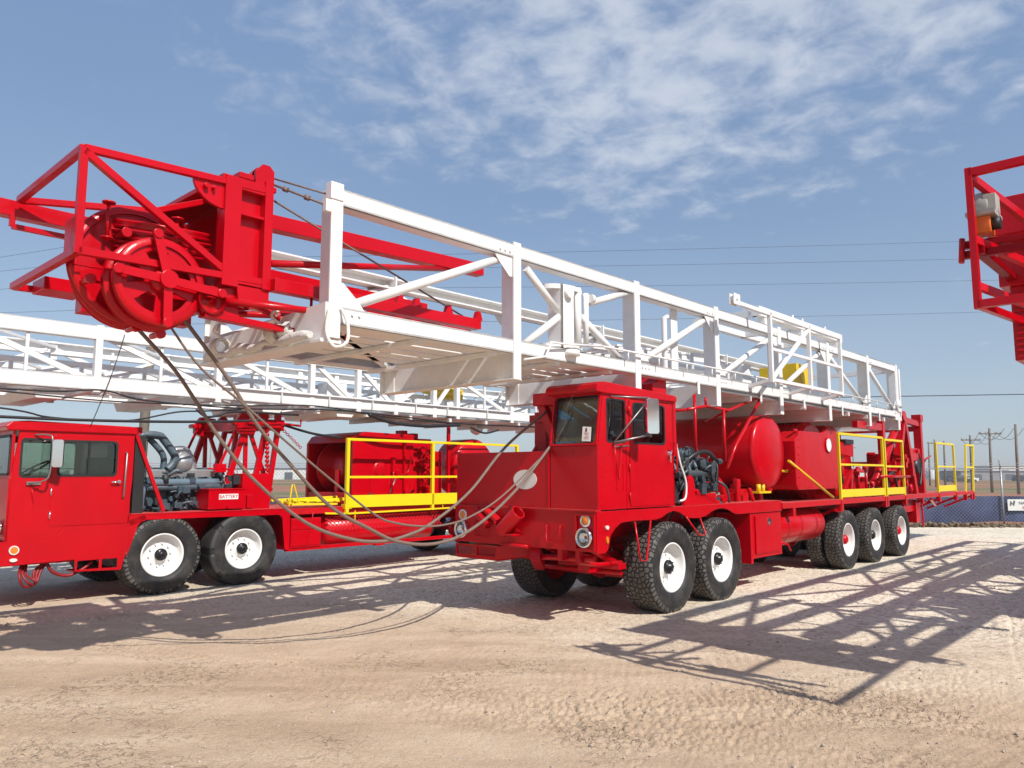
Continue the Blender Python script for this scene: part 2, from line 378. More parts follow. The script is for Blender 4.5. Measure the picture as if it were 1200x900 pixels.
# ---------------------------------------------------------------- mesh tools
class MB:
    def __init__(s):
        s.v = []; s.f = []; s.sm = []; s.uv = None; s.mi = []

    def add(s, vs, fs, smooth=False):
        o = len(s.v)
        s.v += [Vector(x) for x in vs]
        s.f += [tuple(i + o for i in f) for f in fs]
        s.sm += [smooth] * len(fs)
        return s

    def box(s, x0, x1, y0, y1, z0, z1):
        vs = [(x0, y0, z0), (x1, y0, z0), (x1, y1, z0), (x0, y1, z0), (x0, y0, z1), (x1, y0, z1), (x1, y1, z1), (x0, y1, z1)]
        return s.add(vs, [(0, 3, 2, 1), (4, 5, 6, 7), (0, 1, 5, 4), (1, 2, 6, 5), (2, 3, 7, 6), (3, 0, 4, 7)])

    def beam(s, a, b, w, h=None, up=(0, 0, 1)):
        """rectangular bar: w across, h along up"""
        h = w if h is None else h
        a = Vector(a); b = Vector(b); d = (b - a).normalized(); up = Vector(up)
        if abs(d.dot(up)) > 0.97:
            up = Vector((1, 0, 0))
        sx = d.cross(up).normalized(); sy = sx.cross(d).normalized()
        vs = []
        for p in (a, b):
            for i, j in ((-1, -1), (1, -1), (1, 1), (-1, 1)):
                vs.append(p + sx * i * w / 2 + sy * j * h / 2)
        return s.add(vs, [(0, 3, 2, 1), (4, 5, 6, 7), (0, 1, 5, 4), (1, 2, 6, 5), (2, 3, 7, 6), (3, 0, 4, 7)])

    def tube(s, pts, r, n=10, caps=True, smooth=True):
        pts = [Vector(p) for p in pts]
        if len(pts) < 2: return s
        rs = r if isinstance(r, (list, tuple)) else [r] * len(pts)
        t0 = (pts[1] - pts[0]).normalized()
        ref = Vector((0, 0, 1)) if abs(t0.z) < 0.9 else Vector((1, 0, 0))
        nx = t0.cross(ref).normalized()
        vs = []; fs = []
        for i, p in enumerate(pts):
            t = (pts[min(i + 1, len(pts) - 1)] - pts[max(i - 1, 0)]).normalized()
            nx = (nx - t * nx.dot(t)).normalized(); ny = t.cross(nx)
            for k in range(n):
                a = 2 * PI * k / n
                vs.append(p + (nx * math.cos(a) + ny * math.sin(a)) * rs[i])
        for i in range(len(pts) - 1):
            for k in range(n):
                k2 = (k + 1) % n
                fs.append((i * n + k, i * n + k2, (i + 1) * n + k2, (i + 1) * n + k))
        s.add(vs, fs, smooth)
        if caps:
            o = len(s.v) - len(vs)
            s.f.append(tuple(o + k for k in range(n))[::-1]); s.sm.append(False)
            o2 = o + (len(pts) - 1) * n
            s.f.append(tuple(o2 + k for k in range(n))); s.sm.append(False)
        return s

    def cyl(s, c, ax, r, length, n=20, r2=None):
        c = Vector(c); ax = Vector(ax).normalized()
        return s.tube([c - ax * length / 2, c + ax * length / 2], [r, r if r2 is None else r2], n)

    def lathe(s, prof, c, ax=(0, 1, 0), n=40, smooth=True, close=False):
        """prof: (radius, along axis)"""
        c = Vector(c); ax = Vector(ax).normalized()
        ref = Vector((0, 0, 1)) if abs(ax.z) < 0.9 else Vector((1, 0, 0))
        e1 = ax.cross(ref).normalized(); e2 = ax.cross(e1)
        vs = []; fs = []
        m = len(prof)
        for k in range(n):
            a = 2 * PI * k / n
            d = e1 * math.cos(a) + e2 * math.sin(a)
            for (r, t) in prof:
                vs.append(c + d * r + ax * t)
        for k in range(n):
            k2 = (k + 1) % n
            for i in range(m - 1 if not close else m):
                j = (i + 1) % m
                fs.append((k * m + i, k * m + j, k2 * m + j, k2 * m + i))
        return s.add(vs, fs, smooth)

    def plate(s, loops, o, ax, ay, th):
        """flat plate with holes: loops of 2-D points, first is the outline; extruded by th along ax x ay"""
        o = Vector(o); ax = Vector(ax); ay = Vector(ay); nz = ax.cross(ay).normalized() * th
        L3 = [[o + ax * p[0] + ay * p[1] for p in lp] for lp in loops]
        flat = [p for lp in L3 for p in lp]
        tris = tessellate_polygon([[Vector((p[0], p[1], 0)) for p in lp] for lp in loops])
        n = len(flat)
        vs = flat + [p + nz for p in flat]
        fs = [tuple(t) for t in tris] + [tuple(i + n for i in t)[::-1] for t in tris]
        b = 0
        for lp in loops:
            k = len(lp)
            for i in range(k):
                j = (i + 1) % k
                fs.append((b + i, b + j, b + j + n, b + i + n))
            b += k
        return s.add(vs, fs)

    def blob(s, c, r, sq=(1, 1, 1), seed=0, amp=0.15, sub=2):
        bm = bmesh.new(); bmesh.ops.create_icosphere(bm, subdivisions=sub, radius=1)
        vs = []
        for v in bm.verts:
            d = v.co.normalized(); k = 1 + amp * noise.noise(d * 2.2 + Vector((seed * 3.1, seed, 0)))
            vs.append(Vector(c) + Vector((d.x * sq[0], d.y * sq[1], d.z * sq[2])) * r * k)
        fs = [tuple(v.index for v in f.verts) for f in bm.faces]
        bm.free()
        return s.add(vs, fs, True)

    def build(s, name, mat, parent=None, bevel=0.0, fixn=True):
        me = bpy.data.meshes.new(name)
        me.from_pydata([tuple(v) for v in s.v], [], s.f)
        me.polygons.foreach_set('use_smooth', s.sm)
        if fixn:
            bm = bmesh.new(); bm.from_mesh(me); bmesh.ops.recalc_face_normals(bm, faces=bm.faces); bm.to_mesh(me); bm.free()
        me.materials.append(mat)
        me.update()
        ob = bpy.data.objects.new(name, me)
        scene.collection.objects.link(ob)
        if parent is not None: ob.parent = parent
        if bevel > 0:
            b = ob.modifiers.new('bevel', 'BEVEL'); b.width = bevel; b.segments = 2; b.limit_method = 'ANGLE'; b.angle_limit = R(50)
        return ob


def uvplane(ob, ax, ay):
    """planar UV in metres along two local directions"""
    me = ob.data; uvl = me.uv_layers.new(name='uv'); ax = Vector(ax); ay = Vector(ay)
    for lp in me.loops:
        co = me.vertices[lp.vertex_index].co
        uvl.data[lp.index].uv = (co.dot(ax), co.dot(ay))


def rrect(x0, x1, y0, y1, r=0.04, n=4):
    pts = []
    for cx, cy, a0 in ((x1 - r, y1 - r, 0), (x0 + r, y1 - r, 90), (x0 + r, y0 + r, 180), (x1 - r, y0 + r, 270)):
        for i in range(n + 1):
            a = R(a0 + 90 * i / n); pts.append((cx + r * math.cos(a), cy + r * math.sin(a)))
    return pts


def circ(cx, cy, r, n=20, ry=None):
    return [(cx + r * math.cos(2 * PI * i / n), cy + (ry or r) * math.sin(2 * PI * i / n)) for i in range(n)]


def smoothpath(pts, k=6):
    P = [Vector(p) for p in pts]; out = []
    for i in range(len(P) - 1):
        p0 = P[max(i - 1, 0)]; p1 = P[i]; p2 = P[i + 1]; p3 = P[min(i + 2, len(P) - 1)]
        for j in range(k):
            t = j / k
            out.append(0.5 * ((2 * p1) + (-p0 + p2) * t + (2 * p0 - 5 * p1 + 4 * p2 - p3) * t * t + (-p0 + 3 * p1 - 3 * p2 + p3) * t ** 3))
    out.append(P[-1])
    return out


def tag(o, label=None, cat=None, group=None, kind=None):
    if label: o['label'] = label
    if cat: o['category'] = cat
    if group: o['group'] = group
    if kind: o['kind'] = kind
    return o


def empty(name, loc=(0, 0, 0), rz=0.0, parent=None):
    o = bpy.data.objects.new(name, None); scene.collection.objects.link(o)
    o.location = loc; o.rotation_euler = (0, 0, rz); o.empty_display_size = 0.3
    if parent: o.parent = parent
    return o


def textobj(name, body, size, mat, parent, loc, rot, align='CENTER', bold=0.0):
    c = bpy.data.curves.new(name, 'FONT'); c.body = body; c.size = size; c.align_x = align; c.align_y = 'CENTER'; c.extrude = 0.0008; c.offset = bold
    t = bpy.data.objects.new(name, c); scene.collection.objects.link(t)
    dg = bpy.context.evaluated_depsgraph_get()
    me = bpy.data.meshes.new_from_object(t.evaluated_get(dg))
    bpy.data.objects.remove(t)
    me.materials.clear(); me.materials.append(mat)
    o = bpy.data.objects.new(name, me); scene.collection.objects.link(o)
    o.parent = parent; o.location = loc; o.rotation_euler = rot
    return o


# rig frame: x runs back along a rig, y to its far side, z up
ANG = R(47)
TV = Vector((math.cos(ANG), math.sin(ANG), 0)); LV = Vector((-math.sin(ANG), math.cos(ANG), 0))
ORG = Vector((1.9923, 9.5983, 0))


def rigpt(u, v, z=0): return ORG + TV * u + LV * v + Vector((0, 0, z))


# ---------------------------------------------------------------- ground
def ground():
    x0, x1, y0, y1 = -11.5, 13.0, 1.2, 21.0
    # graded grid: dense near the camera
    xs = []; ys = []
    ny = 600; nx = 760
    for j in range(ny + 1):
        t = j / ny; ys.append(y0 + (y1 - y0) * (0.32 * t + 0.68 * t ** 2.1))
    for i in range(nx + 1): xs.append(i / nx * 2 - 1)
    tracks = [  # (point, direction angle, half width, block pitch, depth)
        ((3.3, 4.2), R(62), 0.20, 0.085, 0.020), ((4.6, 4.9), R(60), 0.20, 0.085, 0.017),
        ((-0.6, 4.3), R(118), 0.17, 0.07, 0.017), ((0.6, 4.6), R(120), 0.17, 0.07, 0.013),
        ((1.4, 4.9), R(150), 0.24, 0.11, 0.020), ((2.6, 5.6), R(146), 0.22, 0.10, 0.016),
        ((-2.5, 5.5), R(22), 0.25, 0.10, 0.013), ((-2.0, 6.9), R(14), 0.25, 0.10, 0.012), ((3.9, 5.7), R(35), 0.22, 0.09, 0.014)]
    verts = []
    for y in ys:
        fade = min(1.0, (y - y0) / 0.5, (y1 - y) / 3.0)
        for t_ in xs:
            x = t_ * (0.72 * y + 0.7)
            h = 0.016 * noise.noise(Vector((x * 0.5, y * 0.5, 1.7))) + 0.010 * noise.noise(Vector((x * 1.7 + 4, y * 1.7, 0))) + 0.0030 * noise.noise(Vector((x * 6.5, y * 6.5, 3)))
            f = noise.noise(Vector((x * 21, y * 21, 6))) + 0.8 * noise.noise(Vector((x * 43, y * 43, 2)))
            h += 0.0030 * f * (0.5 + max(0, 1.3 * noise.noise(Vector((x * 0.8, y * 0.8, 9))) + 0.4))
            c = abs(noise.noise(Vector((x * 15 + 2, y * 15, 2))))
            rough = max(0.0, noise.noise(Vector((x * 0.45 + 7, y * 0.6, 5))) - 0.02)
            h -= rough * 0.040 * max(0.0, 0.22 - c) / 0.22
            for (px, py), a, w, pitch, dep in tracks:
                dx = x - px; dy = y - py; ca = math.cos(a); sa = math.sin(a)
                al = dx * ca + dy * sa; ac = -dx * sa + dy * ca + 0.12 * math.sin(al * 0.6 + px)
                if abs(ac) < w * 1.35:
                    m_ = noise.noise(Vector((al * 0.5 + px, py, 0.3))) * 1.0 + 0.75
                    m_ = max(0.0, min(1.0, m_))
                    if abs(ac) < w:
                        bx = (al + (0.5 * pitch if int((ac + w) / 0.085) % 2 else 0)) / pitch % 1.0
                        by = (ac + w) / 0.085 % 1.0
                        h -= dep * 0.50 * m_ * (1.0 if (0.24 < bx and 0.2 < by) else 0.15)
                    else:
                        h += dep * 0.25 * m_ * (1 - (abs(ac) - w) / (0.35 * w))
            verts.append((x, y, h * fade - (1 - fade) * 0.0))
    W = nx + 1
    faces = [(j * W + i, j * W + i + 1, (j + 1) * W + i + 1, (j + 1) * W + i) for j in range(ny) for i in range(nx)]
    # surrounding flat skirt out to the horizon, joined edge to edge in the same sheet
    b = len(verts)
    X0, X1, Y0, Y1 = -140, 140, -60, 24.6
    verts += [(X0, Y0, 0), (X1, Y0, 0), (X1, Y1, 0), (X0, Y1, 0)]
    c00, c10, c11, c01 = 0, nx, ny * W + nx, ny * W
    faces.append(tuple([b, b + 1] + [i for i in range(nx, -1, -1)]))
    faces.append(tuple([b + 1, b + 2] + [j * W + nx for j in range(ny, -1, -1)]))
    faces.append(tuple([b + 2, b + 3] + [ny * W + i for i in range(0, nx + 1)]))
    faces.append(tuple([b + 3, b] + [j * W for j in range(0, ny + 1)]))
    me = bpy.data.meshes.new('ground'); me.from_pydata(verts, [], faces)
    me.polygons.foreach_set('use_smooth', [True] * len(faces)); me.materials.append(GROUND); me.update()
    o = bpy.data.objects.new('ground', me); scene.collection.objects.link(o); tag(o, kind='structure')
    f = MB(); f.add([(-3000, 24.6, -0.02), (3000, 24.6, -0.02), (3000, 4000, -0.6), (-3000, 4000, -0.6)], [(0, 1, 2, 3)])
    tag(f.build('field', FIELD), kind='structure')
    f = MB(); f.add([(-3000, -2000, -0.05), (3000, -2000, -0.05), (3000, -60, -0.05), (-3000, -60, -0.05)], [(0, 1, 2, 3)])
    f.add([(-3000, -60, -0.05), (-140, -60, -0.05), (-140, 24.6, -0.05), (-3000, 24.6, -0.05)], [(0, 1, 2, 3)])
    f.add([(140, -60, -0.05), (3000, -60, -0.05), (3000, 24.6, -0.05), (140, 24.6, -0.05)], [(0, 1, 2, 3)])
    tag(f.build('terrain', FIELD), kind='structure')
    # loose stones lying on the yard
    rnd = random.Random(3); s = MB()
    for i in range(2600):
        y = 2.6 + 9 * rnd.random() ** 1.8; x = rnd.uniform(-0.75, 0.8) * (y + 0.6)
        r = rnd.choice([0.004, 0.004, 0.005, 0.006, 0.008, 0.011]) * rnd.uniform(0.7, 1.3)
        h = 0.016 * noise.noise(Vector((x * 0.5, y * 0.5, 1.7))) + 0.010 * noise.noise(Vector((x * 1.7 + 4, y * 1.7, 0)))
        s.blob((x, y, h + r * 0.3), r, (1, rnd.uniform(.7, 1.1), rnd.uniform(.5, .8)), seed=i, amp=0.5, sub=1)
    tag(s.build('loose_stones', paint('pale_stone', (0.46, 0.39, 0.32), 0.9, var=0.4, vscale=4)), kind='stuff')


ground()


# ---------------------------------------------------------------- wheels
def tyre_mesh(R0=0.55, w=0.42, rim=0.30, mat=None):
    hw = w / 2
    prof = [(rim, -hw * .80), (rim + .015, -hw * .93), (rim + .07, -hw * 1.02), (rim + .14, -hw * 1.03), (R0 - .06, -hw * .99), (R0 - .02, -hw * .94), (R0 - .004, -hw * .88),
            (R0, -hw * .6), (R0 + .003, 0), (R0, hw * .6), (R0 - .004, hw * .88), (R0 - .02, hw * .94), (R0 - .06, hw * .99), (rim + .14, hw * 1.03), (rim + .07, hw * 1.02), (rim + .015, hw * .93), (rim, hw * .80)]
    n = 72; m = len(prof)
    verts = []; faces = []; uvs = []
    for k in range(n):
        a = 2 * PI * k / n
        for r, t in prof:
            z = -r * math.cos(a)
            if r > R0 - 0.03 and z < -(R0 - 0.012): z = -(R0 - 0.012)      # slight contact patch
            verts.append((r * math.sin(a), t, z + R0 - 0.012))
    for k in range(n):
        k2 = (k + 1) % n
        for i in range(m - 1):
            faces.append((k * m + i, k * m + i + 1, k2 * m + i + 1, k2 * m + i))
            tread = 4 <= i <= 11
            for (kk, ii) in ((k, i), (k, i + 1), (k + 1, i + 1), (k + 1, i)):
                ang = 2 * PI * kk / n * R0
                uvs.append((ang, prof[ii][1] if tread else 10 + prof[ii][0]))
    me = bpy.data.meshes.new('tyre'); me.from_pydata(verts, [], faces); me.polygons.foreach_set('use_smooth', [True] * len(faces))
    ul = me.uv_layers.new(name='uv')
    for i, uvc in enumerate(uvs): ul.data[i].uv = uvc
    me.materials.append(mat or TYRE); me.update()
    return me


TY_F = tyre_mesh(0.55, 0.42, 0.30, TYRE)
TY_F2 = tyre_mesh(0.55, 0.42, 0.30, TYRE2)
TY_R = tyre_mesh(0.52, 0.28, 0.29, TYRE)


def rim_mb(kind, rr):
    """outer face toward -y, measured from the tyre's centre plane"""
    m = MB()
    if kind == 'steer':
        prof = [(rr + .006, -.172), (rr - .004, -.185), (rr - .022, -.180), (rr - .03, -.15), (rr - .05, -.085), (rr - .075, -.066), (.16, -.060), (.125, -.066), (.10, -.10), (.085, -.105)]
    else:
        prof = [(rr + .006, -.115), (rr - .004, -.125), (rr - .02, -.120), (rr - .03, -.09), (rr - .045, .02), (rr - .07, .05), (.16, .055), (.13, .05), (.11, .02), (.085, .015)]
    m.lathe(prof, (0, 0, 0), (0, 1, 0), 48)
    back = [(rr - .02, .12), (rr - .04, .0)] if kind == 'steer' else []
    if back: m.lathe([(rr + .006, .172), (rr - .03, .12), (rr - .05, .0), (.10, -.02)], (0, 0, 0), (0, 1, 0), 40)
    y = -.060 if kind == 'steer' else .055
    for i in range(10):
        a = 2 * PI * i / 10 + .2
        m.cyl((.155 * math.sin(a), y - .012, .155 * math.cos(a)), (0, 1, 0), .0135, .045, 8)
    return m


def hub_mb(kind):
    m = MB()
    if kind == 'steer':
        m.lathe([(.086, -.10), (.086, -.135), (.07, -.15), (.045, -.155), (.043, -.175), (.02, -.18), (0.001, -.18)], (0, 0, 0), (0, 1, 0), 28)
        for i in range(8):
            a = 2 * PI * i / 8; m.cyl((.072 * math.sin(a), -.15, .072 * math.cos(a)), (0, 1, 0), .008, .02, 6)
    else:
        m.lathe([(.09, .02), (.09, -.05), (.075, -.08), (.05, -.10), (0.001, -.10)], (0, 0, 0), (0, 1, 0), 28)
    return m


RIM_S = None


def wheel(parent, u, vout, kind='steer', side=1, rim_mat=None, hub_mat=None, tymesh=None, spin=0.0, inner=False):
    """one wheel (> tyre, rim, hub).  side=1: outer face toward -y"""
    big = kind == 'steer'
    w = .42 if big else .28
    R0 = .538 if big else .508
    me = tymesh or (TY_F if big else TY_R)
    e = empty('wheel', (u, vout + side * w / 2, 0), 0 if side == 1 else PI, parent)
    t = bpy.data.objects.new('tyre', me); scene.collection.objects.link(t); t.parent = e
    rm = rim_mb(kind, .30 if big else .29).build('rim', rim_mat or WHITE, e); rm.location = (0, 0, R0); rm.rotation_euler = (0, spin, 0)
    hb = hub_mb(kind).build('hub', hub_mat or HUB, e); hb.location = (0, 0, R0); hb.rotation_euler = (0, spin, 0)
    return e


# ---------------------------------------------------------------- rig builders (rig coordinates)
def tubeob(name, mat, parent, pts, r, n=10, k=0):
    return MB().tube(smoothpath(pts, k) if k else pts, r, n).build(name, mat, parent)


def chassis(p, u0, u1, deck_z, rear, near_deck=0.0, W=2.26):
    m = MB()
    for v in (.80, 1.46):
        m.box(u0, u1, v - .05, v + .05, .80, 1.02)
        m.box(u0, u1, v - .09, v + .09, .78, .80); m.box(u0, u1, v - .09, v + .09, 1.02, 1.04)
    u = u0 + .6
    while u < u1:
        m.box(u, u + .1, .85, 1.41, .82, 1.0); u += 1.3
    m.build('frame_rail', RED, p)


def axle(p, u, dual=False):
    m = MB()
    m.tube([(u, .30, .54), (u, 1.95, .54)], .075, 12)
    m.blob((u, 1.12, .54), .23, (1, .9, 1), 1, 0.05)
    if not dual:
        m.tube([(u - .22, .45, .47), (u - .22, 1.8, .47)], .03, 10)
        m.beam((u, .42, .40), (u, 1.8, .40), .12, .09)
        m.cyl((u, .44, .53), (0, 0, 1), .06, .32, 12); m.cyl((u, 1.8, .53), (0, 0, 1), .06, .32, 12)
    for v in (.66, 1.56):
        m.beam((u - .55, v, .70), (u, v, .60), .09, .035); m.beam((u, v, .60), (u + .55, v, .70), .09, .035)
        m.beam((u - .45, v, .66), (u, v, .565), .09, .03); m.beam((u, v, .565), (u + .45, v, .66), .09, .03)
    m.build('axle', RED, p)


def head_lamp(p, u, v, z, r=.105):
    m = MB(); m.lathe([(r, 0.0), (r + .004, -.055), (r - .010, -.062), (r - .016, -.045), (r * .8, -.028), (r * .5, -.012), (.02, -.004)], (u, v, z), (1, 0, 0), 28)
    h = m.build('headlight', CHROME, p)
    m = MB(); m.lathe([(r - .014, -.050), (r * .75, -.062), (r * .4, -.070), (.001, -.072)], (u, v, z), (1, 0, 0), 28)
    m.build('lens', LENSG, h)


def round_lamp(p, u, v, z, r=.055):
    m = MB(); m.lathe([(r + .016, 0), (r + .016, -.02), (r, -.022), (r, -.012)], (u, v, z), (1, 0, 0), 24)
    h = m.build('turn_signal', WHITE, p)
    MB().lathe([(r, -.012), (r * .8, -.024), (r * .4, -.03), (.001, -.032)], (u, v, z), (1, 0, 0), 24).build('lens', AMB, h)


LENSG = mat_glass('lamp_lens_glass', (0.92, 0.93, 0.93), 2.0)


def cab_main(p):
    """narrow offset cab of the main rig: v 0..0.68"""
    c = empty('cab', (0, 0, 0), 0, p)
    u0, u1, v0, v1, z0, z1 = -1.53, .05, .0, .68, 1.283, 2.60
    m = MB()
    # side toward us with three openings
    side = [[(u0, z0), (u1, z0), (u1, z1), (u0 + .10, z1), (u0, 1.99)], rrect(-1.36, -1.01, 2.04, 2.515, .03), rrect(-.93, -.05, 1.30, 2.545, .03)]
    m.plate(side, (0, v0, 0), (1, 0, 0), (0, 0, 1), -.035)
    # far side
    side2 = [[(u0, z0), (u1, z0), (u1, z1), (u0 + .10, z1), (u0, 1.99)], rrect(-1.30, -.85, 2.04, 2.50, .05), rrect(-.72, -.15, 2.04, 2.50, .05)]
    m.plate(side2, (0, v1, 0), (1, 0, 0), (0, 0, 1), .03)
    # front lower panel and raked windscreen frame
    m.box(u0 - .012, u0 + .02, v0 + .002, v1 - .002, z0, 1.99)
    rk = Vector((.10, 0, z1 - 1.99)).normalized()
    L = math.hypot(.10, z1 - 1.99)
    m.plate([[(0, 0), (v1 - v0 - .004, 0), (v1 - v0 - .004, L), (0, L)], rrect(.022, v1 - .022, .022, L - .045, .05)], (u0 - .006, v0 + .002, 1.99), (0, 1, 0), rk, -.03)
    # back wall with window, floor
    m.plate([[(v0, z0), (v1, z0), (v1, z1), (v0, z1)], rrect(.12, .56, 2.05, 2.48, .05)], (u1 - .03, 0, 0), (0, 1, 0), (0, 0, 1), .03)
    m.box(u0 + .02, u1 - .03, v0 + .04, v1 - .04, z0 + .002, z0 + .03)
    m.build('body', RED, c, .008)
    # door skin
    m = MB(); m.plate([rrect(-.925, -.055, 1.305, 2.54, .025), rrect(-.85, -.17, 2.04, 2.50, .05)], (0, -.006, 0), (1, 0, 0), (0, 0, 1), -.03)
    d = m.build('door', RED, c, .006)
    m = MB(); m.cyl((-.10, -.03, 1.93), (0, 1, 0), .022, .05, 12); m.tube([(-.10, -.055, 1.95), (-.13, -.06, 1.93), (-.13, -.06, 1.82)], .011, 8)
    m.box(-.125, -.085, -.014, -.006, 1.86, 1.98); m.build('door_handle', CHROME, c)
    m = MB()
    for z in (1.42, 1.75, 2.42): m.cyl((-.945, -.012, z), (0, 0, 1), .012, .09, 10)
    m.tube([(.03, -.012, 2.05), (.045, -.045, 2.05), (.045, -.045, 1.70), (.03, -.012, 1.70)], .010, 8)
    m.build('hinge', RED, c)
    m = MB(); m.plate([rrect(-1.20, -1.06, 1.48, 1.80, .01), rrect(-1.192, -1.068, 1.488, 1.792, .008)], (0, -.006, 0), (1, 0, 0), (0, 0, 1), -.006); m.build('step_hatch', RED, c)
    # roof with rolled visor
    prof = [(u0 - .055, 2.585), (u0 - .06, 2.62), (u0 - .045, 2.665), (u0, 2.695), (u0 + .1, 2.705), (u1 - .05, 2.655), (u1 + .03, 2.64), (u1 + .045, 2.60), (u1 + .03, 2.575), (u0 + .08, 2.575)]
    m = MB(); m.plate([prof], (0, v0 - .035, 0), (1, 0, 0), (0, 0, 1), -(v1 - v0 + .07)); m.build('roof', RED, c, .015)
    # glass
    def pane(loop, o, ax, ay):
        g = MB(); g.plate([loop], o, ax, ay, .005); return g
    pane(rrect(.015, v1 - .015, .015, L - .038, .05), (u0 + .004, v0 + .002, 1.99), (0, 1, 0), rk).build('windscreen', GLASS, c)
    pane(rrect(-1.37, -1.0, 2.03, 2.525, .03), (0, .02, 0), (1, 0, 0), (0, 0, 1)).build('side_window', GLASS, c)
    pane(rrect(-.86, -.16, 2.03, 2.51, .05), (0, .012, 0), (1, 0, 0), (0, 0, 1)).build('side_window', GLASS, c)
    pane(rrect(-1.31, -.84, 2.03, 2.51, .05), (0, v1 - .015, 0), (1, 0, 0), (0, 0, 1)).build('side_window', GLASS, c)
    pane(rrect(-.73, -.14, 2.03, 2.51, .05), (0, v1 - .015, 0), (1, 0, 0), (0, 0, 1)).build('side_window', GLASS, c)
    # rubber gaskets
    def gask(o_, i_, o, ax, ay, th): return MB().plate([o_, i_], o, ax, ay, th)
    gask(rrect(.010, v1 - .010, .010, L - .033, .06), rrect(.032, v1 - .032, .032, L - .055, .045), (u0 - .010, v0 + .002, 1.99), (0, 1, 0), rk, -.008).build('windscreen_seal', BLACK, c)
    gask(rrect(-.865, -.155, 2.025, 2.515, .06), rrect(-.842, -.178, 2.048, 2.492, .045), (0, -.009, 0), (1, 0, 0), (0, 0, 1), -.008).build('window_seal', BLACK, c)
    gask(rrect(-1.375, -.995, 2.025, 2.53, .04), rrect(-1.352, -1.018, 2.048, 2.507, .03), (0, -.003, 0), (1, 0, 0), (0, 0, 1), -.008).build('window_seal', BLACK, c)
    m = MB(); m.box(-.50, -.48, .01, .02, 2.05, 2.50); m.build('window_divider', BLACK, c)
    m = MB(); m.tube([(-1.46, -.012, 2.575), (.06, -.012, 2.565)], .010, 6); m.box(-1.0, -.975, -.006, .0, 1.29, 2.56); m.build('drip_rail', RED, c)
    m = MB()
    for k in range(9): m.cyl((-.985 + 0, -.008, 1.36 + k * .075), (0, 1, 0), .006, .008, 6); m.cyl((-.02, -.003, 1.36 + k * .14), (0, 1, 0), .006, .008, 6)
    for k in range(7): m.cyl((-1.48, -.003, 1.34 + k * .1), (0, 1, 0), .006, .008, 6)
    m.build('rivet_row', RED, c)
    # interior
    m = MB(); m.box(-.62, -.14, .10, .58, 1.60, 1.75); m.plate([[(-.20, 1.72), (-.09, 1.72), (-.02, 2.28), (-.10, 2.30)]], (0, .12, 0), (1, 0, 0), (0, 0, 1), -.44)
    m.build('seat', SEATM, c, .03)
    m = MB(); m.box(u0 + .03, -1.27, .04, .64, 1.75, 2.0); m.tube([(-1.30, .34, 1.85), (-1.08, .34, 2.02)], .02, 8)
    m.lathe([(.19, -.012), (.203, 0), (.19, .012), (.178, 0)], (-1.08, .34, 2.02), (-.78, 0, -.6), 28, True, True); m.tube([(-1.08, .16, 2.02), (-1.08, .52, 2.02)], .012, 6)
    m.build('dashboard', LININ, c, .004)
    m = MB(); m.box(u1 - .035, u1 - .031, .05, .63, z0 + .05, 2.04); m.box(u1 - .035, u1 - .031, .05, .11, 2.04, 2.55); m.box(u1 - .035, u1 - .031, .57, .63, 2.04, 2.55)
    m.box(u0 + .15, u1 - .06, .045, .635, 2.545, 2.57); m.build('lining', LININ, c)
    # windscreen wiper, paper notice
    w0 = Vector((u0 - .02, .0, 1.99))
    fz = lambda v, s: Vector((u0 - .02, v, 1.99)) + rk * s
    m = MB(); m.tube([fz(.40, .60), fz(.44, .50) + Vector((-.02, 0, 0)), fz(.50, .40)], .006, 6); m.cyl(fz(.40, .60), (1, 0, 0), .014, .04, 8); m.build('wiper', STEEL, c)
    m = MB(); m.tube([fz(.60, .06), fz(.50, .22), fz(.42, .42)], .006, 6); m.build('wiper', STEEL, c)
    nb = fz(.10, .045) + Vector((.010, 0, 0))
    nt = MB().plate([[(0, 0), (.125, .008), (.13, .175), (.008, .165)]], nb, (0, 1, 0), rk, -.002).build('paper_notice', PAPER, c)
    nb2 = nb + Vector((-.003, 0, 0))
    MB().plate([circ(.075, .132, .013, 10, .028)], nb2, (0, 1, 0), rk, -.001).build('notice_emblem', INKR, c)
    m = MB()
    for i, s_ in enumerate((.095, .080, .06, .045, .03)): m.plate([[(.03 + .01 * (i % 2), s_), (.105 - .01 * (i % 3), s_), (.105 - .01 * (i % 3), s_ + .004), (.03 + .01 * (i % 2), s_ + .004)]], nb2, (0, 1, 0), rk, -.001)
    m.build('notice_text', INKRED, c)
    # west-coast mirror on a tripod bracket
    m = MB(); m.plate([rrect(-.075, .075, 0, .40, .03)], (-.885, -.28, 2.13), (.87, -.49, 0), (0, 0, 1), .045)
    mr = m.build('mirror', CHROME, c, .012)
    MB().plate([rrect(-.065, .065, .012, .388, .025)], (-.853, -.223, 2.13), (.87, -.49, 0), (0, 0, 1), .002).build('mirror_glass', MIRG, c)
    m = MB(); b = (-.89, -.27, 2.12)
    m.tube([b, (-1.27, -.03, 2.03)], .011, 8); m.tube([(-.86, -.25, 2.545), (-1.27, -.03, 2.03)], .009, 8); m.tube([(-.86, -.25, 2.545), (-1.30, -.01, 2.55)], .009, 8)
    m.tube([(-.87, -.26, 2.14), (-1.25, .0, 2.0), (-1.25, -.03, 1.98), (-.93, -.0, 2.0)], .007, 8)
    m.cyl((-.88, -.26, 2.12), (0, 0, 1), .016, .05, 8)
    m.build('mirror_bracket', STEEL, c)
    m = MB(); m.tube([(-1.27, -.03, 2.0), (-1.19, -.03, 1.62), (-1.12, -.03, 2.0)], .007, 6); m.build('bracket_stay', RED, c)
    return c


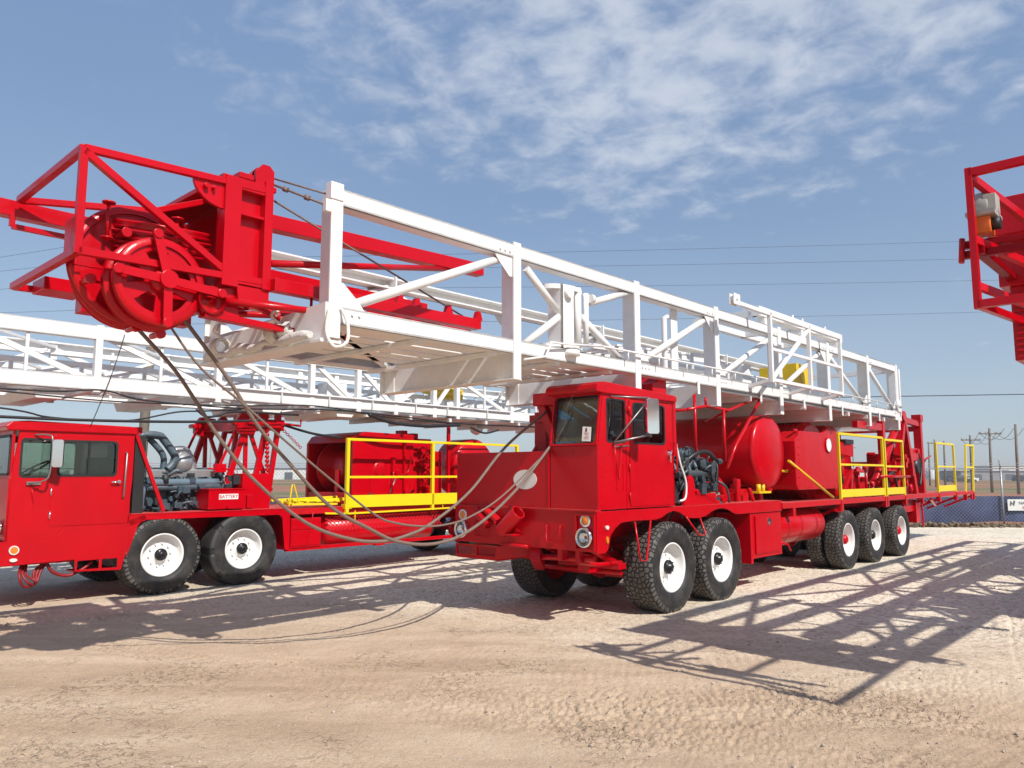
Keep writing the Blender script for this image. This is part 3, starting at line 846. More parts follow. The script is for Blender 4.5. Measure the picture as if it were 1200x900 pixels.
def bumper_main(p):
    W = 2.26
    m = MB()
    m.box(-1.57, -1.50, 0.004, W, .83, 1.275)
    m.box(-1.50, -1.12, W - .05, W, .83, 1.27)
    b = m.build('bumper', RED, p, .006)
    # crease line of the deck lip
    m = MB(); m.box(-1.595, -1.50, -.004, W + .01, 1.268, 1.285); m.build('bumper_lip', REDD, p)
    m = MB(); m.plate([[(.012, .845), (.285, .845), (.285, 1.235), (.012, 1.235)], [(.03, .862), (.267, .862), (.267, 1.218), (.03, 1.218)]], (-1.57, 0, 0), (0, 1, 0), (0, 0, 1), -.03)
    m.build('lamp_recess', RED, b)
    for v in (.148, 2.10):
        head_lamp(p, -1.575, v, .985); round_lamp(p, -1.573, v, 1.165, .05)
    # V of two pipe sockets with gusset plates
    m = MB()
    c0 = Vector((-1.66, 1.38, 1.02))
    def pipe(a, b_, r):
        a = Vector(a); b_ = Vector(b_); d = (b_ - a)
        m.lathe([(r, 0), (r, d.length), (r - .014, d.length), (r - .014, 0.03)], a, d.normalized(), 24)
        m.cyl(a + d.normalized() * .02, d, r - .002, .01, 20)
    pipe((-1.68, 1.33, 1.005), (-1.68, 1.05, 1.235), .088)
    pipe((-1.66, 1.56, 1.06), (-1.66, 1.78, 1.24), .055)
    m.plate([[(1.30, .955), (1.10, 1.0), (1.38, 1.13), (1.46, 1.06), (1.55, .995)]], (-1.585, 0, 0), (0, 1, 0), (0, 0, 1), -.02)
    m.plate([[(1.12, .955), (1.34, .955), (1.43, 1.10), (1.41, 1.11), (1.32, .975), (1.12, .975)]], (-1.72, 0, 0), (0, 1, 0), (0, 0, 1), .14)
    m.plate([[(1.42, 1.10), (1.66, 1.25), (1.62, 1.26), (1.40, 1.13)]], (-1.70, 0, 0), (0, 1, 0), (0, 0, 1), .12)
    m.build('pipe_rack', RED, p, .003)
    for v in (.50, 1.66):
        m = MB(); m.tube([(-1.575, v, 1.10), (-1.60, v, 1.08), (-1.60, v, .91), (-1.60, v + .20, .91), (-1.60, v + .20, 1.08), (-1.575, v + .20, 1.10)], .008, 8); m.build('grab_loop', RED, p)
    m = MB(); m.tube([(-1.64, 1.38, .845), (-1.60, .98, .835)], .02, 10); m.build('tow_pin', RED, p)
    # lower step box with two mesh grilles
    m = MB(); m.plate([[(1.52, .635), (2.25, .635), (2.25, .80), (1.52, .80)], rrect(1.55, 1.865, .675, .775, .008), rrect(1.905, 2.225, .675, .775, .008)], (-1.56, 0, 0), (0, 1, 0), (0, 0, 1), .02)
    m.box(-1.54, -1.2, 1.52, 2.25, .625, .64); m.add([(-1.56, 1.52, .64), (-1.56, 1.52, .80), (-1.2, 1.15, .82), (-1.2, 1.15, .70)], [(0, 1, 2, 3)])
    m.add([(-1.56, 1.52, .64), (-1.2, 1.15, .70), (-1.2, 1.6, .66)], [(0, 1, 2)])
    m.box(-1.2, -1.18, 1.15, 2.25, .64, .83)
    st = m.build('front_step_box', RED, p)
    g = MB().add([(-1.545, 1.53, .66), (-1.545, 2.24, .66), (-1.545, 2.24, .79), (-1.545, 1.53, .79)], [(0, 1, 2, 3)]).build('grille', MESHR, st); uvplane(g, (0, 1.6, 0), (0, 0, 1.6))
    # front shield panel left of the cab
    m = MB(); m.box(-1.55, -1.52, .69, W - .01, 1.286, 1.94); m.box(-1.52, -.5, W - .04, W - .01, 1.286, 1.94); m.box(-1.52, -1.0, .69, W - .04, 1.90, 1.93)
    m.box(-1.556, -1.55, .70, .715, 1.29, 1.93)
    sh = m.build('front_shield', RED, p, .006)
    MB().plate([circ(1.065, 1.61, .185, 32, .115)], (-1.551, 0, 0), (0, 1, 0), (0, 0, 1), -.004).build('blank_disc', WHITE, p)
    m = MB()
    for v in (.74, 1.2, 1.7, 2.2):
        for z in (1.32, 1.88): m.cyl((-1.553, v, z), (1, 0, 0), .007, .012, 6)
    for v in (.05, .35, .63):
        for z in (1.32, 1.93): m.cyl((-1.545, v, z), (1, 0, 0), .007, .012, 6)
    m.build('rivet', RED, p)


def fender_main(p):
    prof = [(-1.57, .815), (-1.42, .815), (-1.37, .85), (-1.345, .92), (-1.32, 1.0), (-1.24, 1.07), (-1.12, 1.13), (-.9, 1.14), (-.40, 1.135), (-.28, 1.15), (-.14, 1.20), (.0, 1.225), (.14, 1.20), (.27, 1.15), (.38, 1.12),
            (.62, 1.11), (.80, 1.13), (.95, 1.18), (1.10, 1.21), (1.26, 1.215), (1.42, 1.19), (1.56, 1.14), (1.68, 1.12), (3.12, 1.115), (3.12, 1.268), (-1.57, 1.268)]
    m = MB(); m.plate([prof], (0, -.002, 0), (1, 0, 0), (0, 0, 1), -.02)
    pr2 = [(x, z) for x, z in prof]
    m.plate([pr2], (0, 2.26, 0), (1, 0, 0), (0, 0, 1), .02)
    # deck sheet and inner wheel-well plates
    m.box(-1.5, 3.12, .02, .62, 1.245, 1.262); m.box(-1.5, 3.12, 1.62, 2.24, 1.245, 1.262)
    m.box(-1.3, 3.1, .60, .62, .9, 1.245); m.box(-1.3, 3.1, 1.62, 1.64, .9, 1.245)
    m.build('fender', RED, p, .003)
    m = MB(); m.box(-.0, 3.12, -.004, .66, 1.262, 1.274); m.box(-1.5, 3.12, 1.60, 2.26, 1.262, 1.274); m.build('deck_plate', REDD, p)
    for z, mt, w in ((1.09, LENSW, .03), (.955, AMB, .022)):
        m = MB(); m.plate([circ(-1.40, z, w * .9, 14, w * (.75 if z > 1 else 1.7))], (0, -.002, 0), (1, 0, 0), (0, 0, 1), .02); m.build('side_marker', mt, p, .004)
    for pts in ([(-.86, -.01, 1.13), (-.82, -.05, .69), (-.69, -.05, .68), (-.53, -.01, 1.13)], [(.28, -.01, 1.14), (.52, -.05, .90), (.70, -.05, .90), (.62, -.01, 1.12)]):
        MB().tube(pts, .012, 8).build('flap_hanger', RED, p)


def steering_gear(p):
    m = MB()
    m.tube([(-1.45, .35, .70), (-1.0, .42, .62), (-.3, .42, .60)], .03, 10)
    m.tube([(-1.35, .2, .73), (-1.35, 1.0, .70)], .035, 10); m.tube([(-.62, .35, .50), (-.62, 1.75, .48)], .03, 10)
    m.box(-1.50, -1.40, .55, .62, .70, .86); m.box(-.75, -.6, .3, 1.1, .55, .62)
    m.beam((-1.45, 1.0, .75), (-.9, 1.4, .55), .12, .16); m.box(-1.45, -1.38, .34, .40, .70, .84); m.box(-.9, -.3, .62, .80, .50, .72); m.box(-.6, -.2, .9, 1.35, .45, .95); m.tube([(-1.2, .5, .9), (-.4, .55, .55)], .05, 10)
    m.build('steering_linkage', RED, p, .004)


def engine(p, u0, u1, v0, v1, z0, z1, blue, seed=1, n=60):
    rnd = random.Random(seed)
    a = MB(); b = MB(); c = MB()
    a.box(u0 + .05, u1 - .1, v0 + .18, v1 - .15, z0, z0 + (z1 - z0) * .6)
    a.box(u0 + .12, u1 - .2, v0 + .25, v1 - .22, z0 + (z1 - z0) * .6, z0 + (z1 - z0) * .82)
    for i in range(6):
        u = u0 + .15 + (u1 - u0 - .35) * i / 5
        b.box(u, u + .10, v0 + .28, v1 - .25, z0 + (z1 - z0) * .82, z0 + (z1 - z0) * .93)
        if i == 0: b.box(u0 + .15, u1 - .12, v0 + .25, v0 + .29, z0 + (z1 - z0) * .62, z0 + (z1 - z0) * .90)
        b.tube(smoothpath([(u + .05, v0 + .25, z0 + (z1 - z0) * .7), (u + .05, v0 + .12, z0 + (z1 - z0) * .68), (u + .05, v0 + .07, z0 + (z1 - z0) * .5)], 4), .028, 8)
    a.tube([(u0 + .1, v0 + .07, z0 + (z1 - z0) * .5), (u1 - .12, v0 + .07, z0 + (z1 - z0) * .5)], .05, 12)
    for i in range(n):
        u = rnd.uniform(u0, u1); v = rnd.uniform(v0, v0 + .35); z = rnd.uniform(z0, z0 + (z1 - z0) * .75); s_ = rnd.uniform(.014, .062)
        t = (a, a, c)[rnd.randrange(3)]
        k = rnd.random()
        if k < .35: t.box(u - s_, u + s_, v - s_, v + s_ * .6, z - s_, z + s_ * rnd.uniform(.5, 1.4))
        elif k < .7: t.cyl((u, v, z), rnd.choice([(1, 0, 0), (0, 1, 0), (0, 0, 1)]), s_ * .8, s_ * 2, 14)
        else:
            q = Vector((u, v, z)); d = Vector((rnd.uniform(-.3, .3), rnd.uniform(-.08, .1), rnd.uniform(-.3, .2)))
            t.tube(smoothpath([q, q + d * .5 + Vector((0, -.04, .06)), q + d], 4), rnd.uniform(.008, .02), 8)
    e = a.build('engine', blue, p, .006)
    b.build('cylinder_head', ENGD if blue is ENG else ENG, e, .004)
    c.build('pipework', ENGD, e)
    # radiator-side pulleys and belt
    m = MB()
    for (y, z, r) in ((.3, .25, .12), (.42, .55, .07), (.2, .6, .06)): m.lathe([(r, -.02), (r - .012, 0), (r, .02), (.02, .02), (.02, -.02), (r, -.02)], (u0 - .0, v0 + y, z0 + (z1 - z0) * z + .05), (1, 0, 0), 20)
    m.build('pulley', STEEL, e)
    return e


def guard_rail(p, us, v, z0, ztop, mat=YEL, toe=True, lean=0.0, name='guard_rail', u_lean=0.0):
    m = MB(); q = .026
    for u in us:
        m.beam((u, v, z0 - .10), (u + u_lean, v - lean, ztop), .045, .045)
    a, b = us[0], us[-1]
    zm = (z0 + ztop) / 2 + .02
    m.beam((a + u_lean, v - lean, ztop), (b + u_lean, v - lean, ztop), .045, .045)
    m.beam((a + u_lean / 2, v - lean / 2, zm), (b + u_lean / 2, v - lean / 2, zm), .038, .038)
    if toe: m.box(a, b, v - .012, v - .004, z0 + .01, z0 + .15)
    g = m.build(name, mat, p, .004)
    for u in us: MB().box(u - .04, u + .04, v - .03, v + .05, z0 - .22, z0 - .02).build('rail_socket', RED, g)
    return g


def mast(p, posts, W, zb, zt, chord=.14, dep=.16, drop=.26, pattern='main', pw=.11, plates=(1.25, 8.9)):
    """lattice mast lying flat: near side y=0, far side y=W"""
    ms = empty('mast', (posts[0], 0, zb), 0, p)
    X0 = Vector((posts[0], 0, zb))
    def B(mb, name, mat=WHITE, bev=.004):
        mb.v = [q - X0 for q in mb.v]; return mb.build(name, mat, ms, bev)
    ua, ub = posts[0], posts[-1]
    for y0 in (0.0, W - dep):
        for z0, z1 in ((zb, zb + chord), (zt - chord, zt)):
            m = MB()
            # channel section: web on the outside, flanges inward
            yo = y0 if y0 == 0 else y0 + dep
            sgn = 1 if y0 == 0 else -1
            yw = sorted((yo + .003 * sgn, yo + sgn * .03)); yf = sorted((yo + .003 * sgn, yo + sgn * dep))
            m.box(ua, ub, yw[0], yw[1], z0, z1); m.box(ua, ub, yf[0], yf[1], z1 - .022, z1 + .001 - .001); m.box(ua, ub, yf[0], yf[1], z0, z0 + .022)
            B(m, 'chord')
    for i, u in enumerate(posts):
        for far in (0, 1):
            y = (-.006, .24) if not far else (W - .24, W + .006)
            m = MB()
            if pattern == 'main':
                y = (-.006, .20) if not far else (W - .20, W + .006)
                m.box(u - .012, u + .012, y[0], y[1], zb - (drop if i else .12), zt + .015)
                yy = (-.010, .012) if not far else (W - .012, W + .010)
                m.box(u - pw / 2, u + pw / 2, yy[0], yy[1], zb - (drop if i else .12), zt + .018)
            else:
                yy = (-.008, .09) if not far else (W - .09, W + .008)
                m.box(u - pw / 2, u + pw / 2, yy[0], yy[1], zb - .05, zt + .01)
            B(m, 'post')
    # cross members under and over
    for i, u in enumerate(posts):
        if i == 0: continue
        m = MB()
        if pattern == 'main':
            m.plate([[(.012, zb - .25), (W - .012, zb - .25), (W - .012, zb + .02), (.012, zb + .06)]], (u - .006, 0, 0), (0, 1, 0), (0, 0, 1), .05)
            m.box(u - .06, u + .09, .012, W - .012, zb - .262, zb - .25)
        else:
            m.box(u - .05, u + .05, .09, W - .09, zb - .02, zb + .12)
        B(m, 'cross_member')
    r = .042 if pattern == 'main' else .038
    # diagonals
    def diag(u0, z0, u1, z1, y, flat=False):
        m = MB()
        if flat: m.beam((u0, y, z0), (u1, y, z1), .05, .07)
        else: m.tube([(u0, y, z0), (u1, y, z1)], r, 12)
        B(m, 'brace', WHITE, 0)
    n = len(posts)
    for i in range(n - 1):
        a, b = posts[i] + .04, posts[i + 1] - .04
        for y in (.07, W - .07):
            if pattern == 'main':
                rise = i < 5
                g = MB(); yy = .016 if y < 1 else W - .026
                for (uu, zz_, sx_, sz_) in ((a, zb + chord if rise else zt - chord, 1, 1 if rise else -1), (b, zt - chord if rise else zb + chord, -1, -1 if rise else 1)):
                    if i == 1 and y < 1: continue
                    q = MB(); q.plate([[(uu, zz_), (uu + sx_ * .26, zz_), (uu + sx_ * .20, zz_ + sz_ * .07), (uu + sx_ * .05, zz_ + sz_ * .20), (uu, zz_ + sz_ * .20)]], (0, yy, 0), (1, 0, 0), (0, 0, 1), -.01)
                    for bx_ in (.06, .13, .20): q.cyl((uu + sx_ * bx_, yy - .004, zz_ - sz_ * .05), (0, 1, 0), .012, .05, 6)
                    q.box(min(uu, uu + sx_ * .24), max(uu, uu + sx_ * .24), yy - .002, yy + .008, zz_ - .07 if sz_ > 0 else zz_ - .01, zz_ + .01 if sz_ > 0 else zz_ + .07)
                    B(q, 'gusset', WHITE, 0)
                if i == 1:
                    if y > 1: diag(a, zt - .15, b, zb + .15, y)
                    continue
                if i < 5: diag(a, zb + .11, b, zt - .11, y)
                else: diag(a, zt - .11, b, zb + .11, y)
            else:
                if i in (7, 8): diag(a, zb + .13, b, zt - .12, y, True)
                else: diag(a, zt - .12, b, zb + .13, y, True)
        # floor bracing
        m = MB()
        if not (plates and a > plates[0] - .2):
            m.beam((a, .15, zb + .03), (b, W - .15, zb + .03), .07, .05); 
            m.beam((a, W - .15, zb + .09), (b, .15, zb + .09), .06, .05)
            B(m, 'floor_brace')
    if pattern == 'main':
        for k in range(5):
            y = .17 + k * .27
            m = MB(); m.box(posts[0] + .1, posts[2] - .1, y, y + .215, zb + .005, zb + .02); B(m, 'deck_strip')
        for k in range(4):
            u = posts[0] + .9 + k * .95
            m = MB(); m.box(u, u + .06, .05, W - .05, zb - .04, zb + .002); B(m, 'deck_joist')
    else:
        # extra uprights and crossed bracing on both faces
        for i in range(n - 1):
            a, b = posts[i], posts[i + 1]; mid = (a + b) / 2
            if b - a < 1.2: continue
            for y in (.05, W - .05):
                m = MB(); m.beam((mid, y, zb), (mid, y, zt), .04, .04); B(m, 'upright')
            m = MB(); m.beam((a + .1, W - .1, zb + .15), (b - .1, W - .1, zt - .12), .04, .045); B(m, 'brace')
            m = MB(); m.beam((a, .1, zt - .08), (b, W - .1, zt - .08), .05, .04); B(m, 'top_brace')
    if plates:
        m = MB(); m.box(plates[0], plates[1], .05, W - .05, zb - .045, zb - .03)
        for k in range(int((plates[1] - plates[0]) / 1.0) + 1):
            m.box(plates[0] + k, plates[0] + k + .06, .03, W - .03, zb - .12, zb - .046)
        B(m, 'belly_plate')
    # ladder inside along the far side of the floor
    m = MB()
    for y in (W * .42, W * .42 + .42): m.beam((ua + .3, y, zb + .19), (ub - .4, y, zb + .19), .05, .05)
    u = ua + .45
    while u < ub - .5:
        m.tube([(u, W * .42, zb + .19), (u, W * .42 + .42, zb + .19)], .014, 6); u += .30
    B(m, 'ladder')
    return ms, B


def mast_extras_main(ms, B, W, zb, zt):
    # vertical roller guide in the second bay
    m = MB()
    c = (-1.96, .17)
    for z0, z1 in ((zt - .32, zt - .27), (zb + .16, zb + .20)):
        m.plate([circ(c[0], c[1], .30, 30, .19)], (0, 0, z0), (1, 0, 0), (0, 1, 0), z1 - z0)
    m.box(-2.14, -2.12, .0, .20, zb + .15, zt - .27); m.box(-2.14, -1.94, .0, .02, zb + .15, zt - .27)
    m.cyl((-1.84, .03, (zb + zt) / 2 - .04), (0, 0, 1), .045, zt - zb - .45, 16)
    m.cyl((-1.66, .05, (zb + zt) / 2 - .04), (0, 0, 1), .032, zt - zb - .5, 14)
    m.cyl((-2.0, .0, zb + .10), (0, 0, 1), .10, .06, 18); m.cyl((-1.62, .0, zt - .35), (1, 0, 0), .05, .05, 12); m.cyl((-2.05, .0, zt - .36), (0, 1, 0), .06, .1, 12)
    m.tube([(-2.66, .05, zt - .2), (-2.12, .08, zb + .55)], .04, 10)
    m.tube([(-2.68, .06, zb + .12), (-2.1, .06, zb + .5)], .04, 10); m.tube([(-1.6, .06, zb + .72), (-.85, .06, zt - .14)], .04, 10); m.tube([(-1.75, .06, zb + .55), (-.95, .06, zb + .12)], .04, 10)
    B(m, 'roller_guide', WHITE, 0)
    # handrail pipe and little posts along the near bottom chord
    m = MB(); m.tube([(-1.5, -.06, 3.09), (1.3, -.06, 3.10), (9.2, -.06, 3.10)], .012, 8); m.tube([(-2.8, -.05, 2.80), (-2.5, -.08, 2.86), (-2.42, -.08, 3.02), (-2.2, -.06, 3.03), (-1.5, -.06, 3.09)], .012, 8)
    u = -1.0
    while u < 9.2:
        m.cyl((u, -.055, 3.04), (0, 0, 1), .010, .12, 6); u += .66
    B(m, 'pipe_rail', WHITE, 0)
    # outboard basket frame
    v = -.35; m = MB()
    for u in (2.18, 3.58, 4.9): m.beam((u, v, 2.98), (u, v, 4.02), .055, .055); m.beam((u, v, 3.02), (u, 0, 2.95), .05, .05); m.beam((u, v, 3.98), (u, .05, 4.12), .05, .05)
    m.beam((1.14, v, 3.98), (4.9, v, 3.98), .055, .055); m.beam((2.18, v, 3.47), (4.9, v, 3.47), .045, .045); m.beam((2.18, v, 3.02), (4.9, v, 3.02), .05, .05)
    m.beam((2.22, v, 3.05), (3.55, v, 3.93), .05, .05)
    B(m, 'basket_frame')
    m = MB(); m.box(2.7, 6.15, .04, .18, 4.10, 4.25); m.box(2.9, 6.0, 1.1, 1.22, 4.10, 4.2); m.beam((2.75, .1, 4.15), (2.75, 1.2, 4.15), .08, .1); m.beam((4.4, .1, 4.15), (4.4, 1.2, 4.15), .08, .1); m.beam((6.05, .1, 4.15), (6.05, 1.2, 4.15), .08, .1)
    for u in (2.9, 4.3, 5.9): m.box(u, u + .08, .05, .15, 3.965, 4.10)
    for u in (4.1, 4.5, 5.5): m.cyl((u, .11, 4.28), (0, 0, 1), .02, .08, 8)
    B(m, 'top_beam')
    m = MB(); m.lathe([(.07, -.03), (.055, 0), (.07, .03), (.02, .03), (.02, -.03), (.07, -.03)], (1.10, -.35, 4.02), (0, 1, 0), 20); m.box(1.02, 1.2, -.39, -.37, 3.94, 4.09); m.box(1.02, 1.2, -.33, -.31, 3.94, 4.09); m.cyl((1.1, -.35, 4.02), (0, 1, 0), .02, .12, 10)
    B(m, 'pulley')
    # stand pipes, white tubing rack and block inside
    m = MB(); m.tube([(.08, .12, zb + .1), (.08, .12, zt - .3), (.16, .12, zt - .27)], .035, 10); m.box(.30, .46, .15, .17, zb + .1, zt - .14)
    for k in range(9): m.beam((.2 + .24 * k, .9, 3.42 + .012 * k), (.5 + .24 * k, 1.9, 3.46 + .012 * k), .09, .03)
    m.beam((-.3, 1.0, 3.36), (3.1, 1.0, 3.5), .07, .07); m.beam((-.3, 1.75, 3.40), (3.1, 1.75, 3.52), .07, .07)
    m.tube([(.6, .75, 3.25), (3.0, .75, 3.25)], .05, 12); m.tube([(1.6, .6, 3.2), (1.6, .6, 3.42), (2.3, .6, 3.46), (2.7, .6, 3.3), (2.7, .6, 3.1)], .03, 10)
    m.box(2.9, 3.2, .45, .8, 3.1, 3.42); m.box(3.2, 7.6, .75, .95, 3.18, 3.30); m.box(3.2, 7.6, 1.45, 1.6, 3.18, 3.30)
    for u in (3.9, 4.7, 5.5, 6.3, 7.1): m.box(u, u + .08, .75, 1.6, 3.08, 3.18)
    B(m, 'tubing_rack')
    m = MB(); m.box(5.95, 6.75, .85, 1.30, 3.30, 3.78); m.box(6.75, 6.95, .9, 1.25, 3.16, 3.3); m.box(5.1, 5.35, .95, 1.2, 3.42, 3.62); m.cyl((6.35, 1.07, 3.54), (0, 1, 0), .23, .48, 24)
    B(m, 'travelling_block', YELC)
    # rear foot with brackets
    m = MB(); m.box(8.9, 9.3, .0, .14, 2.80, 2.93); m.box(9.02, 9.18, .0, .14, 2.9, 3.9); m.box(9.02, 9.18, W - .14, W, 2.9, 3.9); m.box(9.05, 9.15, .0, W, 3.82, 3.92); m.plate([circ(9.1, 3.1, .13, 18)], (0, .0, 0), (1, 0, 0), (0, 0, 1), .03)
    m.cyl((9.2, -.02, 3.4), (0, 0, 1), .02, 1.0, 8)
    for u in (.65, 2.5, 4.1, 5.8, 7.8): q = MB(); q.box(u, u + .06, -.02, -.008, 2.72, 2.9); B(q, 'hanger_tab')
    B(m, 'mast_foot')
    # loops and straps at the front end
    m = MB()
    for v in (-.02,): m.tube(smoothpath([(-4.93, v, 2.98), (-4.90, v - .05, 2.86), (-4.93, v - .09, 2.70), (-5.02, v - .05, 2.66), (-5.06, v, 2.78), (-5.04, v, 2.96)], 5), .014, 8)
    B(m, 'strap_loop', KNOT, 0)
    m = MB(); m.plate([[(0, 2.70), (.0, 3.02), (W - .05, 2.92), (W - .05, 2.74)]], (-5.06, 0, 0), (0, 1, 0), (0, 0, 1), .03); m.box(-5.09, -4.86, .01, W - .06, 2.70, 2.73); m.box(-5.05, -4.93, -.02, .06, 3.86, 4.0); m.box(-5.1, -5.04, -.03, .02, 3.74, 3.84)
    B(m, 'front_cross_member')
    m = MB(); rnd = random.Random(4)
    pts = [(-5.13 + .02 * math.sin(i * 2.1), .10 + i * .135, 2.76 + .015 * math.sin(i * 1.7)) for i in range(14)]
    m.tube(pts, [.022 + .022 * abs(math.sin(i * .55 + .3)) for i in range(14)], 12); m.blob((-5.12, .52, 2.84), .07, (.8, 1.6, .9), 2, .6)
    B(m, 'rolled_tarp', TARP, 0)
    for (v, k) in ((.55, 7), (1.55, 4)):
        m = MB()
        for i in range(k):
            a = i * .5; m.lathe([(.072, -.012), (.084, 0), (.072, .012), (.06, 0)], (-5.13, v + i * .020, 2.83), (.2 * math.sin(a), 1, .2 * math.cos(a)), 18, True, True)
        m.tube(smoothpath([(-5.13, v, 2.90), (-5.24, v - .05, 2.95), (-5.22, v - .12, 3.0), (-5.26, v - .16, 2.93)], 4), .012, 6)
        B(m, 'tie_rope', KNOT, 0)


def sheave(parent, u, v, z, r, th, windows=0, mat=RED, name='sheave'):
    m = MB()
    m.lathe([(r - .05, -th * .5), (r, -th * .5), (r + .004, -th * .35), (r - .045, 0), (r + .004, th * .35), (r, th * .5), (r - .05, th * .5)], (u, v, z), (0, 1, 0), 56)
    loops = [circ(0, 0, r - .045, 48)]
    for k in range(windows):
        a0 = 2 * PI * k / windows + .45; lp = []
        ri, ro = r * .34, r * .72; da = PI / windows * .58
        for t in range(7): a = a0 - da + 2 * da * t / 6; lp.append((ro * math.cos(a), ro * math.sin(a)))
        for t in range(5): a = a0 + da * .75 - 1.5 * da * t / 4; lp.append((ri * math.cos(a), ri * math.sin(a)))
        loops.append(lp)
    m.plate(loops, (u, v + .01, z), (1, 0, 0), (0, 0, 1), .02)
    m.lathe([(.001, -th * .9), (r * .22, -th * .9), (r * .24, -th * .7), (r * .24, th * .5)], (u, v, z), (0, 1, 0), 30)
    m.lathe([(r * .86, -.012), (r * .88, -.02), (r * .9, -.012)], (u, v, z), (0, 1, 0), 48)
    return m.build(name, mat, parent)


def crown_main(p):
    c = empty('crown_block', (0, 0, 0), 0, p)
    v0, v1 = .40, 1.86; uf = -6.72; zt, zb = 3.86, 3.15
    m = MB(); q = .05
    m.beam((uf, v0, zb - .02), (uf, v0, zt), q, q); m.beam((uf, v1, zt), (uf, v0, zt), q, q); m.beam((uf, v1, zb), (uf, v0, zb), q, q)
    m.beam((uf, v0, zt), (-5.35, v0, zt + .07), q, q); m.beam((uf, v1, zt), (-5.5, 1.3, zt + .05), q, q)
    m.beam((uf, v0, zb), (-5.35, v0, zb + .03), q, q); m.beam((uf, v1, zb), (-5.5, v1, zb + .03), q, q)
    m.beam((uf, v0, zt - .02), (-5.70, v0, zb + .06), q, q)
    m.build('guard_cage', RED, c, .003)
    m = MB(); m.box(uf - .005, uf + .015, v0 + .0, v0 + .27, zb + .0, zb + .26); m.build('corner_plate', RED, c, .004)
    # near side plate frame (column, web, shelf)
    m = MB()
    m.box(-5.73, -5.60, v0 - .03, v0 + .10, 3.10, 3.96); m.box(-5.60, -5.36, v0 + .05, v0 + .07, 3.16, 3.90); m.box(-5.40, -5.33, v0 - .03, v0 + .10, 3.12, 4.0)
    m.box(-5.60, -5.36, v0 - .02, v0 + .1, 3.13, 3.16); m.box(-5.60, -5.36, v0 - .02, v0 + .1, 3.68, 3.70); m.box(-5.60, -5.36, v0 - .02, v0 + .1, 3.88, 3.91)
    m.plate([[(-5.60, 3.12), (-5.33, 3.12), (-5.33, 2.98), (-5.37, 2.945), (-5.42, 2.955), (-5.47, 3.02), (-5.53, 2.95), (-5.58, 2.96)], circ(-5.385, 3.0, .016, 8), circ(-5.55, 3.0, .016, 8)], (0, v0 - .01, 0), (1, 0, 0), (0, 0, 1), -.03)
    m.box(-5.73, -5.33, v1 - .1, v1 - .07, 3.12, 3.95); m.box(-5.42, -5.36, v0 + .1, v1 - .1, 3.12, 3.95)
    m.box(-5.66, -5.38, v0 + .1, v1 - .1, 3.08, 3.12)
    m.build('side_frame', RED, c, .004)
    m = MB(); m.plate([[(-5.48, 3.90), (-5.32, 3.90), (-5.32, 4.10), (-5.36, 4.14), (-5.42, 4.14), (-5.48, 4.07)], circ(-5.40, 4.04, .02, 10)], (0, v0 + .02, 0), (1, 0, 0), (0, 0, 1), .03)
    m.plate([[(-5.48, 3.90), (-5.32, 3.90), (-5.32, 4.10), (-5.36, 4.14), (-5.42, 4.14), (-5.48, 4.07)]], (0, v0 + .12, 0), (1, 0, 0), (0, 0, 1), .03)
    m.lathe([(.09, -.03), (.075, 0), (.09, .03), (.02, .03)], (-5.40, v0 + .07, 4.03), (0, 1, 0), 24); m.cyl((-5.4, v0 + .07, 4.04), (0, 1, 0), .02, .16, 12)
    m.build('line_pulley', RED, c)
    # sloping weather hood with expanded metal underside and curved lug
    m = MB(); m.plate([[(-6.15, 3.62), (-5.45, 3.94), (-5.45, 3.99), (-6.17, 3.66)]], (0, v0 + .35, 0), (1, 0, 0), (0, 0, 1), -1.1)
    m.plate([[(-6.17, 3.50), (-6.05, 3.50), (-6.05, 3.70), (-6.17, 3.66)]], (0, v1 - .02, 0), (1, 0, 0), (0, 0, 1), .03)
    m.box(-5.75, -5.3, v0 - .02, v1 - .2, 3.93, 3.97)
    m.box(-5.62, -5.50, v0 - .02, v0 + .4, 3.975, 4.02)
    m.build('hood', RED, c, .004)
    m = MB().add([(-6.05, v0 + .3, 3.60), (-5.5, v0 + .3, 3.86), (-5.5, v1 - .2, 3.86), (-6.05, v1 - .2, 3.60)], [(0, 1, 2, 3)]); g = m.build('expanded_metal', MESHR, c); uvplane(g, (.8, 0, .3), (0, .8, 0))
    m = MB(); lp = [(-5.70, 3.89)] + [(-5.70 - .27 * math.cos(a), 3.89 - .20 * math.sin(a)) for a in [i * PI / 2 / 8 for i in range(9)]]
    m.plate([lp], (0, v0 + .0, 0), (1, 0, 0), (0, 0, 1), -.03)
    m.cyl((-5.88, v0, 3.83), (0, 1, 0), .02, .08, 10); m.cyl((-5.82, v0, 3.83), (0, 1, 0), .014, .08, 10)
    m.build('hood_lug', RED, c, .003)
    # main sheave cluster and the near fast-line sheave
    for i, rr_ in enumerate((.44, .40, .40)): sheave(c, -6.23 + .05 * (i > 0), .76 + i * .11, 3.20 - .03 * (i > 0), rr_, .085, 0)
    m = MB()
    for k in range(3): m.lathe([(.30, -.03), (.40 - .015 * k, -.03), (.405 - .015 * k, -.015), (.36, .0), (.405 - .015 * k, .015), (.40 - .015 * k, .03), (.30, .03)], Vector((-6.02, .86, 3.40)) + Vector((-.05, -.25, .97)) * .075 * k, (-.05, -.25, .97), 48, True, True)
    m.build('fast_line_drum', RED, c)
    sheave(c, -6.17, .42, 3.04, .315, .055, 5); sheave(c, -6.18, .54, 3.03, .33, .06, 0)
    m = MB(); m.cyl((-6.16, .95, 3.06), (0, 1, 0), .05, 1.2, 16); m.cyl((-6.14, .35, 3.05), (0, 1, 0), .065, .08, 24)
    # strap arms in front of the near sheave
    ctr = Vector((-6.14, .34, 3.05))
